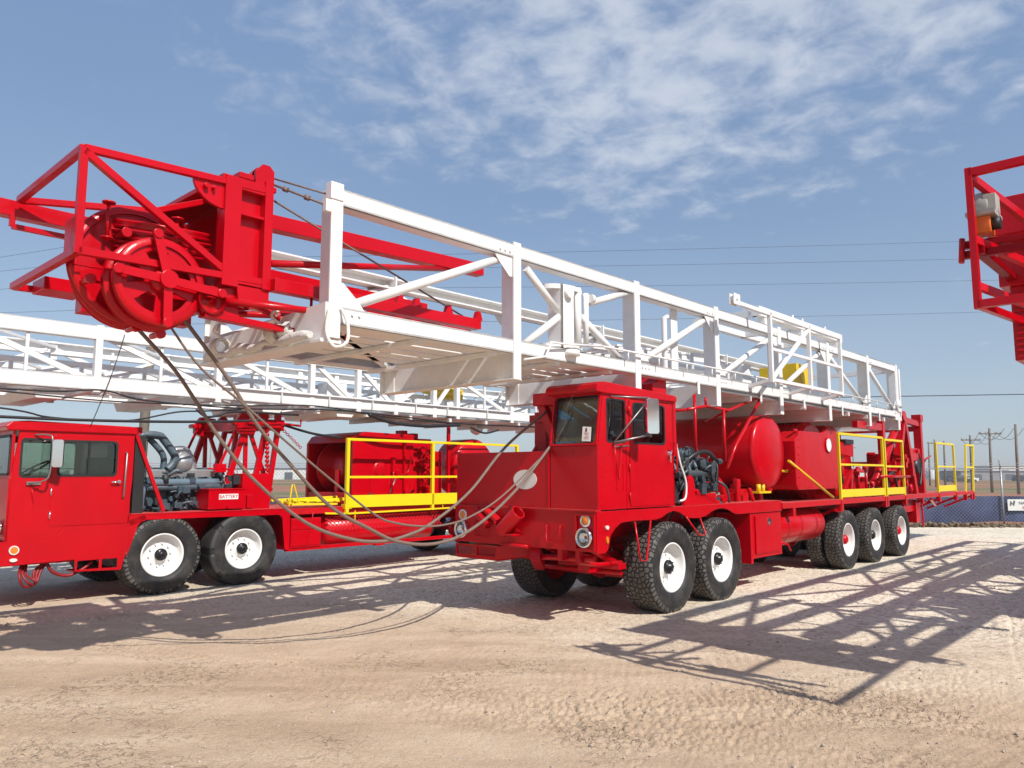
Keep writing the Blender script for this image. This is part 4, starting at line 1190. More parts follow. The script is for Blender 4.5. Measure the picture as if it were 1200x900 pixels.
    for d, L_ in (((-.28, 0, 1), .33), ((-1, 0, .05), .34), ((.03, 0, -1), .31), ((1, 0, -.08), .40)):
        d = Vector(d).normalized(); m.beam(ctr, ctr + d * L_, .015, .062, up=d.cross(Vector((0, 1, 0)))); m.cyl(ctr + d * L_, (0, 1, 0), .034, .035, 14)
    for d, L_ in (((-.5, 0, .75), .40), ((-.95, 0, -.1), .44), ((-.35, 0, -1), .36), ((.15, 0, -1), .37)):
        d = Vector(d).normalized(); q_ = Vector((-6.14, .64, 3.06)) + d * L_; m.cyl(q_, (0, 1, 0), .022, .16, 12); m.cyl(q_ + Vector((0, -.08, 0)), (0, 1, 0), .036, .03, 12)
    m.build('axle_and_straps', RED, c, .002)
    for u, v in ((-6.47, .62), (-5.98, .62)): m = MB(); m.tube([(u, v, 3.34), (u, v, 3.60)], .013, 8); m.cyl((u, v, 3.60), (0, 0, 1), .045, .012, 16); m.cyl((u, v, 3.34), (0, 0, 1), .045, .012, 16); m.build('rope_keeper', RED, c)
    m = MB(); m.lathe([(.10, -.03), (.11, -.02), (.085, 0), (.11, .02), (.10, .03), (.02, .03), (.001, -.035)], (-5.80, v0 - .02, 2.96), (0, 1, 0), 28); m.plate([[(-5.98, 3.02), (-5.60, 3.10), (-5.55, 2.88), (-5.85, 2.84)]], (0, v0 + .03, 0), (1, 0, 0), (0, 0, 1), -.03)
    m.build('small_sheave', RED, c)
    m = MB(); m.box(-6.6, -6.3, v1 - .35, v1 - .05, 3.1, 3.2); m.box(-6.3, -5.4, 1.6, 1.75, 2.98, 3.12); m.plate([[(-6.66, 3.12), (-6.3, 3.12), (-6.1, 2.95), (-5.7, 2.92), (-5.35, 3.0), (-5.35, 3.12)]], (0, .66, 0), (1, 0, 0), (0, 0, 1), -.02)
    m.build('crown_frame', RED, c, .004)
    # red inner mast section running back into the white mast
    s = empty('inner_mast_section', (0, 0, 0), 0, p)
    def bar(a, b, w, h): MB().beam(a, b, w, h).build('chord', RED, s, .004)
    bar((-5.33, .88, 3.84), (-2.5, .88, 3.93), .12, .13); bar((-5.33, .35, 3.16), (-3.05, .35, 3.165), .10, .10); bar((-5.33, 1.70, 3.30), (-2.6, 1.70, 3.30), .10, .11); bar((-5.33, 1.70, 3.62), (-2.6, 1.70, 3.60), .10, .11)
    bar((-5.85, .42, 2.86), (-5.0, .50, 2.84), .10, .05)
    def rod(a, b, r=.028): MB().tube([a, b], r, 10).build('rod', RED, s)
    rod((-5.3, .45, 3.36), (-2.95, .88, 3.86), .030); rod((-5.7, .4, 2.98), (-4.75, .25, 3.0), .028); rod((-5.5, .5, 3.05), (-4.6, .9, 2.9)); rod((-5.4, .9, 3.0), (-3.6, 1.2, 3.25))
    rod((-4.9, .35, 3.2), (-4.0, 1.6, 3.3)); rod((-4.6, .38, 3.12), (-4.6, .38, 2.80), .012); rod((-4.95, .38, 3.12), (-4.95, .38, 2.85), .012)
    m = MB(); m.box(-4.6, -3.3, 1.15, 1.55, 3.10, 3.14); m.box(-4.3, -3.0, .5, .7, 3.11, 3.14)
    m.plate([circ(-4.15, 1.3, .42, 28, .2)], (0, 0, 2.98), (1, 0, 0), (0, 1, 0), .03)
    m.build('guide_shoe', RED, s)
    m = MB()
    for u in (-4.1, -3.9, -3.5, -3.1): m.plate([[(u, 3.21), (u + .10, 3.21), (u + .07, 3.30), (u + .03, 3.30)]], (0, .33, 0), (1, 0, 0), (0, 0, 1), -.05)
    m.build('lug', RED, s)
    # beam of the racking arm reaching past the crown on the far side
    m = MB(); m.beam((-9.6, 2.0, 3.81), (-6.0, 2.0, 3.81), .12, .13); m.beam((-6.0, 2.0, 3.81), (-5.3, 1.9, 3.80), .12, .13); m.build('racking_beam', RED, c, .004)
    m = MB(); m.beam((-6.74, 1.95, 3.76), (-6.74, 1.95, 3.66), .03, .04); m.beam((-6.74, 1.95, 3.66), (-6.0, 1.95, 3.66), .04, .04); m.beam((-9.6, 2.3, 4.2), (-6.86, 2.3, 4.2), .06, .05); m.build('beam_bracket', RED, c)
    # stay lines with turnbuckles to the white mast
    m = MB(); m.tube([(-5.32, v0 + .02, 4.06), (-4.98, .03, 3.90)], .008, 6); m.tube([(-5.32, v0, 4.0), (-4.98, .03, 3.80)], .010, 6)
    m.tube([(-5.33, v0 + .1, 3.93), (-2.9, .5, 3.2)], .009, 6)
    for t in (.2, .55): q_ = Vector((-5.32, v0, 4.0)).lerp(Vector((-4.98, .03, 3.80)), t); m.cyl(q_, (.34, -.4, -.2), .022, .04, 10)
    m.build('stay_line', ROPE, c)
    return c


def rear_gear_main(p):
    # deck
    m = MB(); m.box(3.12, 11.1, -.02, 2.28, 1.145, 1.235); m.box(11.1, 15.1, -.02, .75, 1.145, 1.23)
    m.build('rear_deck', REDD, p, .004)
    for u in (3.5, 5.5, 7.9, 9.2, 10.4, 11.8, 13.2, 14.8): MB().box(u, u + .10, -.02, .02, 1.02, 1.145).beam((u + .05, .0, 1.1), (u + .05, .66, .80), .05, .05).build('deck_bracket', RED, p)
    MB().beam((5.4, .03, 1.05), (7.4, .5, .72), .05, .05).build('deck_brace', RED, p)
    MB().beam((11.2, .02, 1.1), (12.6, .3, .92), .05, .05).build('deck_brace', RED, p)
    # toolbox + latch
    m = MB(); m.box(2.17, 3.13, .02, .56, .47, 1.112); m.box(2.10, 2.17, .02, .56, .40, 1.112); t = m.build('toolbox', RED, p, .006)
    m = MB(); m.plate([rrect(2.23, 3.08, .53, 1.07, .015)], (0, .012, 0), (1, 0, 0), (0, 0, 1), .012); m.build('toolbox_door', RED, t, .005)
    m = MB(); m.plate([circ(2.66, .98, .055, 20)], (0, -.001, 0), (1, 0, 0), (0, 0, 1), .012); m.cyl((2.66, -.008, .95), (0, 1, 0), .018, .03, 10); m.build('latch', CHROME, t)
    # cylinder tank slung under the deck
    m = MB(); prof = [(.001, -.99), (.16, -.97), (.26, -.92), (.28, -.86), (.28, .86), (.26, .92), (.16, .97), (.001, .99)]
    m.lathe(prof, (4.15, .36, .84), (1, 0, 0), 32); m.build('fuel_tank', RED, p)
    m = MB()
    for u in (3.6, 4.1, 4.7): m.lathe([(.286, -.025), (.286, .025)], (u, .36, .84), (1, 0, 0), 32)
    m.tube([(3.15, .1, .62), (3.3, .0, .60), (3.35, -.02, .50)], .015, 8); m.cyl((3.2, .05, .62), (1, 0, 0), .03, .14, 10)
    m.build('tank_strap', RED, p)
    # big transverse tank with dished heads
    c = (3.04, 1.12, 2.02); rr = .56; hl = 1.0
    m = MB(); pr = [(.001, -hl - .055), (.2, -hl - .050), (.36, -hl - .038), (.47, -hl - .018), (rr - .025, -hl + .005), (rr - .006, -hl + .025), (rr, -hl + .05), (rr, hl - .05), (rr - .025, hl), (.47, hl + .02), (.3, hl + .05), (.001, hl + .055)]
    m.lathe(pr, c, (0, 1, 0), 56); m.lathe([(rr + .001, -hl + .04), (rr + .006, -hl + .055), (rr + .001, -hl + .07)], c, (0, 1, 0), 56)
    tk = m.build('mud_gas_tank', RED, p)
    m = MB()
    for v in (.45, 1.85):
        m.plate([[(2.45, 1.50), (3.5, 1.50), (3.5, 1.62), (3.3, 1.52), (2.98, 1.46), (2.65, 1.52), (2.45, 1.62)]], (0, v, 0), (1, 0, 0), (0, 0, 1), .05)
        for u in (2.5, 3.3): m.box(u, u + .1, v - .03, v + .07, 1.262, 1.52)
    m.box(2.3, 3.6, .35, 2.0, 1.40, 1.45); m.box(2.05, 2.55, .25, .45, 1.26, 1.40); m.tube([(2.3, .12, 1.47), (2.35, .08, 1.28)], .03, 10); m.tube([(2.1, .2, 1.6), (2.1, .2, 1.28)], .045, 12)
    m.tube(smoothpath([(1.5, .4, 1.55), (1.7, .35, 1.62), (1.9, .35, 1.5), (2.0, .35, 1.3)], 4), .05, 10)
    m.build('tank_saddle', RED, tk, .003)
    # exhaust / bumper hoop of tubes between the cab and the tank
    m = MB(); v = .12
    m.tube([(.60, v, 2.52), (1.1, v, 2.60), (1.75, v, 2.58), (2.85, v, 2.86)], .022, 8); m.tube([(2.85, v, 2.86), (2.85, v, 3.0)], .016, 8); m.tube([(2.85, v, 2.86), (1.95, v, 2.1), (1.65, v, 1.75)], .026, 8)
    m.tube([(.80, v, 2.74), (.80, v, 1.9)], .022, 8); m.tube([(1.60, v, 2.6), (1.60, v, 1.85)], .024, 8); m.tube([(.60, v, 2.52), (.60, v + .7, 2.5)], .02, 8); m.tube([(1.10, v, 2.60), (1.1, v, 2.72)], .02, 8)
    m.tube([(1.75, v, 2.58), (2.0, v + .5, 2.45)], .02, 8)
    m.build('rope_guide_frame', RED, p)
    # drawworks housing: chamfered box, -u face dark, side toward us with a round cover
    m = MB(); lp = [(3.78, 1.42), (5.45, 1.42), (5.52, 1.55), (5.52, 2.37), (3.92, 2.37), (3.72, 2.20), (3.72, 1.50)]
    m.plate([lp], (0, .0, 0), (1, 0, 0), (0, 0, 1), -1.9)
    m.lathe([(.001, -.55), (.68, -.55), (.74, -.50)] + [(.74 if k % 2 else .765, -.46 + .09 * (k // 2) + (.07 if k % 2 else 0)) for k in range(20)] + [(.74, .5), (.001, .55)], (5.55, 1.0, 1.88), (0, 1, 0), 16, False)
    for v in (.02, .4, .8, 1.2, 1.6): m.box(3.76, 3.9, v, v + .03, 2.36, 2.40)
    h = m.build('drawworks_housing', RED, p, .012)
    m = MB(); m.plate([circ(5.10, 2.17, .115, 28)], (0, -.018, 0), (1, 0, 0), (0, 0, 1), -.018); m.build('round_cover', WHITE, h, .004)
    m = MB(); m.lathe([(.118, 0), (.135, 0), (.135, -.022), (.118, -.022)], (5.10, 0, 2.17), (0, 1, 0), 30)
    for z in (1.5, 1.62, 1.74, 1.86, 1.98, 2.1, 2.22, 2.32): m.cyl((3.84, -.004, z), (0, 1, 0), .010, .015, 6)
    for u in (4.2, 4.8, 5.3): m.cyl((u, -.004, 1.46), (0, 1, 0), .010, .015, 6)
    m.build('cover_bolt', RED, h)
    # brake drum housings behind (axis along v), polygonal rims
    m = MB()
    m.lathe([(.001, -.35), (.62, -.35), (.66, -.30), (.66, .4), (.001, .4)], (6.35, .75, 1.95), (0, 1, 0), 10, False)
    m.lathe([(.001, -.30), (.50, -.30), (.52, .3), (.001, .3)], (7.4, .9, 1.85), (0, 1, 0), 36)
    m.box(5.6, 7.8, .3, 1.9, 1.24, 1.62); m.box(5.6, 5.75, .1, .3, 1.24, 1.9)
    m.box(5.6, 5.7, .3, 1.6, 1.3, 2.3)
    m.build('brake_drum', RED, p, .004)
    m = MB(); rnd = random.Random(5)
    m.beam((5.75, .15, 2.15), (6.35, .1, 2.1), .18, .22); m.beam((5.9, .1, 1.3), (6.3, .05, 1.75), .06, .08); m.beam((6.3, .05, 1.75), (6.2, .05, 1.3), .05, .07); m.beam((6.5, .05, 1.75), (6.9, .05, 1.72), .05, .05)
    for i in range(46):
        u = rnd.uniform(5.8, 10.2); v = rnd.uniform(.05, .4); z = rnd.uniform(1.25, 1.8 if u < 8.5 else 2.0)
        m.tube([(u, v, 1.24), (u, v, z)], rnd.choice([.012, .018, .025]), 7)
        if i % 2: m.cyl((u, v, z), (0, 1, 0), rnd.uniform(.03, .08), .07, 12)
    m.tube([(7.7, .0, 1.62), (9.6, .0, 1.62)], .03, 8); m.tube([(7.9, .02, 1.75), (8.8, .02, 1.74)], .02, 8)
    m.build('control_linkage', RED, p)
    m = MB(); m.box(5.95, 6.35, .0, .14, 2.22, 2.30); m.tube([(5.8, .1, 2.2), (5.85, .05, 1.5)], .02, 8); m.tube(smoothpath([(8.2, .1, 1.5), (8.5, .0, 1.7), (8.9, .05, 1.4)], 5), .025, 8); m.cyl((8.5, .2, 1.45), (0, 1, 0), .12, .2, 16); m.cyl((9.0, .3, 1.45), (0, 1, 0), .12, .2, 16)
    m.build('valve_bank', ENGD, p)
    # rear A-frame tower with rams
    m = MB()
    for v in (.12, 1.95):
        m.beam((8.9, v, 1.24), (9.75, v, 2.95), .16, .12); m.beam((10.25, v, 1.24), (9.65, v, 2.95), .18, .13); m.beam((10.85, v, 1.24), (10.85, v, 2.86), .16, .14)
        m.beam((9.6, v, 2.86), (10.9, v, 2.80), .12, .12); m.beam((9.9, v, 2.1), (10.85, v, 2.1), .1, .28); m.cyl((9.6, v, 2.92), (0, 1, 0), .11, .2, 18); m.box(10.75, 10.95, v - .1, v + .1, 2.86, 3.02)
        m.tube([(7.75, v, 1.5), (9.55, v, 2.88)], .075, 14); m.tube([(8.3, v, 1.92), (8.9, v, 2.38)], .09, 14)
        m.beam((6.8, v, 2.62), (8.4, v, 2.62), .10, .14); m.beam((8.3, v, 1.24), (8.3, v, 2.75), .12, .14)
    m.beam((9.7, .1, 2.85), (9.7, 2.0, 2.85), .12, .12); m.beam((10.85, .1, 2.7), (10.85, 2.0, 2.7), .12, .12); m.beam((10.3, .1, 1.9), (10.3, 2.0, 1.9), .1, .1)
    m.build('mast_support_tower', RED, p, .004)
    m = MB(); rnd = random.Random(8)
    m.box(9.1, 9.9, .25, .7, 1.5, 2.1)
    for i in range(70):
        u = rnd.uniform(8.6, 10.8); v = rnd.uniform(.05, .5); z = rnd.uniform(1.35, 2.2); s_ = rnd.uniform(.03, .09)
        (m.box(u - s_, u + s_, v - s_, v + s_, z - s_, z + s_) if i % 2 else m.cyl((u, v, z), rnd.choice([(1, 0, 0), (0, 1, 0), (0, 0, 1)]), s_ * .7, s_ * 2.2, 10))
    m.build('tong_winch', RED, p, .003)
    m = MB(); m.cyl((10.55, .15, 1.85), (0, 1, 0), .16, .2, 20); m.tube(smoothpath([(10.6, .1, 2.2), (10.7, .05, 1.85), (10.5, .05, 1.4)], 5), .03, 8); m.build('hose_reel', HOSE, p); MB().tube([(9.35, .2, 1.3), (9.35, .2, 2.6)], .03, 8).build('hose', HOSE, p)
    # rear underside clutter
    m = MB(); m.box(10.3, 10.6, .1, 2.1, .60, 1.1); m.box(9.6, 10.3, .15, .6, .85, 1.1); m.tube([(10.7, .1, 1.1), (10.72, .08, .62), (10.65, .08, .5)], .02, 8); m.tube([(11.2, .3, 1.1), (11.9, .3, .98), (12.2, .3, 1.06)], .03, 8)
    m.build('rear_bumper', RED, p, .004)
    m = MB(); m.tube([(12.3, .45, 1.23), (12.3, .45, 1.62), (12.35, .45, 1.95), (12.5, .45, 2.02)], .035, 10); m.tube([(12.5, .45, 2.02), (13.0, .45, 2.12)], .022, 8); m.build('hand_pump', RED, p)
    guard_rail(p, (5.58, 7.92), .0, 1.25, 2.39); guard_rail(p, (8.05, 9.20), .0, 1.25, 2.36); guard_rail(p, (11.75, 13.3), .0, 1.25, 2.40)
    guard_rail(p, (14.25, 15.05), .0, 1.22, 2.43, toe=False, u_lean=.3)
    m = MB(); m.tube([(3.5, .02, 1.88), (5.2, -.01, 1.27)], .022, 10); m.tube([(2.75, .15, 1.75), (4.2, .15, 1.70)], .024, 10); m.build('stair_rail', YELC, p)
    m = MB(); m.tube([(2.7, .16, 1.52), (2.7, .16, 1.40)], .035, 10); m.tube([(2.85, .16, 1.52), (2.85, .16, 1.40)], .03, 10); m.box(2.6, 3.0, .1, .25, 1.385, 1.415); m.build('valve_stand', YELC, p)


def rig_body(p, second=False):
    """the truck under the mast of the main rig"""
    chassis(p, -1.05, 10.5, 1.24, True)
    bumper_main(p); fender_main(p); cab_main(p); steering_gear(p)
    axle(p, 0.0); axle(p, 1.25)
    for u in (5.91, 7.35, 8.93): axle(p, u, True)
    k = 0
    for u in (0.0, 1.25):
        wheel(p, u, 0.0, 'steer', 1, spin=.3 * k); wheel(p, u, 2.26, 'steer', -1, rim_mat=RED if u == 0 else WHITE); k += 1
    for i, u in enumerate((5.91, 7.35, 8.93)):
        wheel(p, u, 0.0, 'dual', 1, hub_mat=(RED, HUB, RED)[i], spin=.5 * i); wheel(p, u, .32, 'dual', 1, rim_mat=RED, hub_mat=RED)
        wheel(p, u, 2.26, 'dual', -1); wheel(p, u, 1.94, 'dual', -1, rim_mat=RED, hub_mat=RED)
    engine(p, .10, 1.35, .06, .95, 1.27, 2.08, ENGM, 3, 260)
    m = MB(); m.tube(smoothpath([(.55, .2, 1.78), (.75, .12, 1.93), (1.05, .1, 1.97), (1.30, .12, 1.86), (1.38, .15, 1.60), (1.42, .2, 1.45)], 6), .03, 10); m.build('engine_hose', HOSE, p)
    m = MB(); m.tube(smoothpath([(.10, -.01, 2.0), (.16, -.02, 1.80), (.28, -.02, 1.58), (.26, -.02, 1.38), (.12, -.02, 1.34)], 6), .014, 8); m.build('white_hose', WHITE, p)
    m = MB(); m.plate([[(.30, 1.275), (.62, 1.275), (.55, 1.62), (.48, 1.66), (.42, 1.62)]], (0, .02, 0), (1, 0, 0), (0, 0, 1), -.05); m.box(.62, 1.15, .03, .15, 1.275, 1.42); m.beam((.62, .06, 1.42), (1.25, .06, 1.28), .06, .06); m.cyl((.6, .02, 1.45), (0, 1, 0), .03, .06, 12); m.cyl((1.42, .1, 1.33), (0, 1, 0), .06, .1, 16)
    m.build('winch_bracket', RED, p, .004)
    # stack cover behind the cab, and the sloping frame at the cab's other side
    m = MB(); m.plate([[(-.22, 2.70), (.10, 2.64), (.10, 2.96), (-.02, 2.98), (-.10, 2.84), (-.22, 2.80)]], (0, .12, 0), (1, 0, 0), (0, 0, 1), -.35); m.box(.065, .20, .05, .60, 1.9, 2.66); m.build('stack_cover', RED, p, .006)
    m = MB(); m.box(-1.35, -.95, .72, 1.12, 2.50, 2.65); m.beam((-1.2, 1.08, 2.52), (-1.2, .80, 1.95), .12, .11); m.beam((-1.2, .95, 2.52), (-1.2, .72, 2.1), .05, .06); m.build('boom_rest', RED, p, .006)
    # clutter visible over the shield
    m = MB(); m.box(-.6, -.3, 1.55, 1.75, 1.27, 2.5); m.box(-.5, -.4, 1.1, 1.2, 1.3, 2.35); m.tube([(-.5, 1.3, 1.3), (-.5, 1.3, 2.4)], .04, 10); m.box(-.65, -.3, 1.0, 1.8, 2.36, 2.46); m.tube([(-.7, 1.95, 1.6), (-.45, 1.5, 2.45)], .04, 10); m.build('radiator_frame', RED, p, .004)
    m = MB(); m.tube([(-.9, 1.15, 1.9), (-.8, .9, 2.1)], .09, 14); m.build('air_cleaner', ENGD, p)
    rear_gear_main(p)


def rig_second(p):
    """rig on the left, its near side on y=0"""
    chassis(p, -5.4, 7.2, 1.1, True)
    axle(p, -3.65); axle(p, -2.42)
    for u in (3.05, 4.4, 5.75): axle(p, u, True)
    for i, u in enumerate((-3.65, -2.42)):
        wheel(p, u, 0.0, 'steer', 1, spin=.8 * i, tymesh=(TY_F, TY_F2)[i]); wheel(p, u, 2.3, 'steer', -1)
    for u in (3.05, 4.4, 5.75):
        wheel(p, u, .0, 'dual', 1); wheel(p, u, 2.3, 'dual', -1)
    # ---- cab
    c = empty('cab', (0, 0, 0), 0, p)
    u0, u1, z1, W = -5.64, -4.13, 2.27, 2.1
    m = MB()
    outline = [(u0 + .03, .84), (-5.05, .86), (-4.93, 1.0), (-4.17, 1.0), (u1, 1.6), (u1, z1), (u0 + .12, z1), (u0 + .05, 1.62)]
    m.plate([outline, rrect(-5.49, -5.155, 1.64, 2.115, .04), rrect(-5.06, -4.36, 1.66, 2.10, .05)], (0, .0, 0), (1, 0, 0), (0, 0, 1), -.03)
    m.plate([outline, rrect(-5.49, -5.155, 1.64, 2.115, .04), rrect(-5.06, -4.22, 1.64, 2.14, .05)], (0, W, 0), (1, 0, 0), (0, 0, 1), .03)
    m.plate([[(0.0, .84), (W, .84), (W, 1.62), (0.0, 1.62)]], (u0 + .03, 0, 0), (0, 1, 0), (0, 0, 1), .03)
    m.plate([[(0.03, 1.62), (W - .03, 1.62), (W - .03, 2.27), (.03, 2.27)], rrect(.10, W / 2 - .04, 1.67, 2.16, .05), rrect(W / 2 + .04, W - .10, 1.67, 2.16, .05)], (u0 + .05, 0, 0), (0, 1, 0), (0, 0, 1), .03)
    m.plate([[(.03, 1.0), (W - .03, 1.0), (W - .03, z1), (.03, z1)], rrect(.3, .9, 1.7, 2.1, .05)], (u1 - .035, 0, 0), (0, 1, 0), (0, 0, 1), .03)
    m.box(u0 + .07, u1 - .04, .035, W - .035, .95, .98)
    m.build('body', RED, c, .006)
    m = MB(); prof = [(u0 - .02, 2.22), (u0 - .05, 2.27), (u0 + .02, 2.335), (u0 + .2, 2.35), (u1 - .05, 2.325), (u1 + .03, 2.30), (u1 + .03, 2.22)]
    m.plate([prof], (0, -.03, 0), (1, 0, 0), (0, 0, 1), -(W + .06)); m.build('roof', RED, c, .012)
    m = MB(); m.plate([rrect(-5.13, -4.19, 1.01, 2.18, .02), rrect(-5.07, -4.35, 1.65, 2.11, .05)], (0, -.006, 0), (1, 0, 0), (0, 0, 1), -.028); m.build('door', RED, c, .005)
    for lp in (rrect(-5.50, -5.145, 1.63, 2.125, .04), rrect(-5.07, -4.35, 1.65, 2.11, .05)):
        MB().plate([lp], (0, .014, 0), (1, 0, 0), (0, 0, 1), -.005).build('side_window', GLASS, c)
        lp2 = lp if lp[0][0] < -5.12 else rrect(-5.07, -4.21, 1.63, 2.15, .05)
        MB().plate([lp2], (0, W - .02, 0), (1, 0, 0), (0, 0, 1), .005).build('side_window', GLASS, c)
    for a, b in ((.09, W / 2 - .03), (W / 2 + .03, W - .09)):
        MB().plate([rrect(a, b, 1.66, 2.17, .05)], (u0 + .06, 0, 0), (0, 1, 0), (0, 0, 1), .005).build('windscreen', GLASS, c)
    m = MB(); m.plate([rrect(-5.505, -5.14, 1.625, 2.13, .05), rrect(-5.478, -5.167, 1.652, 2.103, .035)], (0, -.002, 0), (1, 0, 0), (0, 0, 1), -.01)
    m.plate([rrect(-5.08, -4.34, 1.64, 2.12, .06), rrect(-5.05, -4.37, 1.67, 2.09, .045)], (0, -.012, 0), (1, 0, 0), (0, 0, 1), -.01); m.box(-4.71, -4.685, .0, .012, 1.66, 2.10)
    m.plate([rrect(.085, W / 2 - .025, 1.655, 2.175, .06), rrect(.115, W / 2 - .055, 1.685, 2.145, .045)], (u0 + .046, 0, 0), (0, 1, 0), (0, 0, 1), -.01)
    m.build('window_seal', BLACK, c)
    m = MB(); m.box(-4.55, -4.20, .25, .65, 1.25, 1.90); m.box(-4.55, -4.2, 1.4, 1.85, 1.25, 1.6); m.build('seat', SEATM, c, .04)
    m = MB(); m.box(u0 + .09, u0 + .33, .05, W - .05, 1.2, 1.62); m.lathe([(.2, -.012), (.212, 0), (.2, .012), (.188, 0)], (-5.22, .45, 1.74), (-.5, 0, .8), 26, True, True); m.tube([(-5.4, .45, 1.5), (-5.22, .45, 1.74)], .02, 8); m.box(u1 - .045, u1 - .04, .04, W - .04, 1.0, 1.7)
    m.build('dashboard', LININ, c)
    m = MB(); m.tube([(-4.235, -.005, 1.97), (-4.235, -.045, 1.95), (-4.25, -.045, 1.38), (-4.255, -.005, 1.34)], .013, 8); m.build('grab_handle', STEEL, c)
    m = MB(); m.cyl((-4.32, -.03, 1.57), (0, 1, 0), .022, .05, 12); m.tube([(-4.30, -.05, 1.57), (-4.42, -.05, 1.565)], .012, 8); m.cyl((-5.13, -.01, 1.45), (0, 0, 1), .010, .1, 8); m.cyl((-5.13, -.01, 1.15), (0, 0, 1), .010, .1, 8); m.build('door_handle', CHROME, c)
    m = MB(); m.plate([rrect(-.062, .062, 0.02, .37, .03)], (-5.13, -.20, 1.74), (.85, -.52, 0), (0, 0, 1), .04); m.build('mirror', CHROME, c, .01)
    MB().plate([rrect(-.055, .055, .03, .36, .025)], (-5.112, -.164, 1.74), (.85, -.52, 0), (0, 0, 1), .002).build('mirror_glass', MIRG, c)
    m = MB(); m.tube(smoothpath([(-5.36, .0, 2.17), (-5.24, -.12, 2.17), (-5.20, -.18, 2.10), (-5.21, -.18, 1.68), (-5.28, -.13, 1.58), (-5.40, -.02, 1.56)], 4), .011, 8); m.box(-5.42, -5.26, -.03, .0, 1.54, 1.58); m.build('mirror_bracket', STEEL, c)
    m = MB(); m.tube([(-5.36, -.01, 1.54), (-5.33, -.03, 1.32), (-5.28, -.01, 1.54)], .007, 6); m.plate([rrect(-5.45, -5.32, 1.15, 1.44, .01), rrect(-5.443, -5.327, 1.157, 1.433, .008)], (0, -.004, 0), (1, 0, 0), (0, 0, 1), -.006); m.build('bracket_stay', RED, c)
    # ---- lower body band, step box and front
    m = MB(); m.plate([[(-5.67, .545), (-4.80, .565), (-4.79, .41), (-4.22, .385), (-4.14, .70), (-4.14, 1.0), (-4.93, 1.0), (-5.05, .86), (-5.67, .84)], rrect(-4.765, -4.50, .43, .545, .005), rrect(-4.465, -4.27, .42, .545, .005)], (0, -.008, 0), (1, 0, 0), (0, 0, 1), -.02)
    m.box(-5.70, -5.66, -.01, 2.2, .54, .85); m.box(-5.66, -4.8, .02, .5, .54, .56); m.plate([[(-5.67, .545), (-4.2, .545), (-4.14, 1.0), (-5.67, .84)]], (0, 2.18, 0), (1, 0, 0), (0, 0, 1), .02)
    m.box(-4.79, -4.25, .03, .35, .40, .415)
    m.build('bumper', RED, p, .004)
    for z, mt in ((.735, AMB), (.615, LENSW)):
        m = MB(); m.plate([circ(-5.5, z, .042, 18, .042 if mt is AMB else .022)], (0, -.010, 0), (1, 0, 0), (0, 0, 1), .02); m.build('side_marker', mt, p)
    m = MB(); m.plate([circ(-5.5, .735, .056, 20), circ(-5.5, .735, .043, 20)], (0, -.010, 0), (1, 0, 0), (0, 0, 1), .016); m.build('marker_ring', WHITE, p)
    head_lamp(p, -5.63, .18, 1.0, .11); head_lamp(p, -5.63, 1.95, 1.0, .11)
    m = MB()
    for k in range(3): m.tube(smoothpath([(-5.35 + .03 * k, .2, .56), (-5.42 + .05 * k, .05 * k, .42), (-5.36 + .06 * k, .0, .28 + .03 * k), (-5.22, .05, .30), (-5.15 - .04 * k, .1, .45), (-5.05, .15, .58)], 5), .016, 8)
    m.tube(smoothpath([(-5.1, .1, .55), (-5.02, .08, .42), (-4.85, .08, .36), (-4.68, .08, .42), (-4.55, .1, .52)], 5), .022, 8)
    m.build('air_hose', paint('red_hose', (0.25, 0.008, 0.012), .5, var=.3), p)
    # ---- fender and deck
    m = MB(); m.plate([[(-4.15, .55), (-4.02, .97), (-3.95, 1.04), (-1.86, 1.03), (-1.80, .98), (-1.74, .47), (-1.66, .47), (-1.66, 1.115), (-4.15, 1.115)]], (0, .0, 0), (1, 0, 0), (0, 0, 1), -.02)
    m.plate([[(-4.15, .55), (-4.02, .97), (-3.95, 1.04), (-1.86, 1.03), (-1.80, .98), (-1.74, .47), (-1.66, .47), (-1.66, 1.115), (-4.15, 1.115)]], (0, 2.3, 0), (1, 0, 0), (0, 0, 1), .02)
    m.box(-4.1, -1.7, .02, .7, 1.09, 1.11); m.box(-4.1, -1.7, .62, .64, .55, 1.09); m.box(-1.74, -1.70, .02, .62, .47, 1.09); m.box(-4.12, -4.08, .02, .62, .6, 1.09)
    m.beam((-4.14, .01, 1.0), (-3.92, .01, 1.075), .02, .08)
    m.build('fender', RED, p, .003)
    m = MB(); m.box(-4.12, -1.65, -.006, .72, 1.116, 1.13); m.box(-1.65, 5.9, .02, 2.25, 1.02, 1.12); m.build('deck_plate', REDD, p)
    # radiator bulkhead, brace, engine, exhaust
    m = MB(); m.box(-4.08, -3.93, .10, 1.9, 1.12, 2.22); m.build('radiator', BLACK, p, .01)
    MB().beam((-4.10, .10, 2.29), (-3.66, .06, 1.15), .05, .05).build('cab_brace', RED, p, .004)
    MB().box(-4.12, -4.0, .08, .35, 2.24, 2.33).build('brace_bracket', RED, p, .004)
    e = engine(p, -3.88, -2.45, .30, 1.15, 1.13, 1.82, ENGB, 11, 150)
    m = MB(); m.box(-3.75, -2.7, .50, .85, 1.62, 1.74); m.build('rocker_cover', MUF, e, .01)
    m = MB(); m.tube(smoothpath([(-3.88, .35, 1.15), (-3.88, .30, 1.42), (-3.80, .35, 1.54), (-3.5, .35, 1.55), (-2.7, .4, 1.55)], 5), .055, 14)
    m.build('intake_pipe', paint('intake_blue', (.13, .19, .235), .35, var=.2), e)
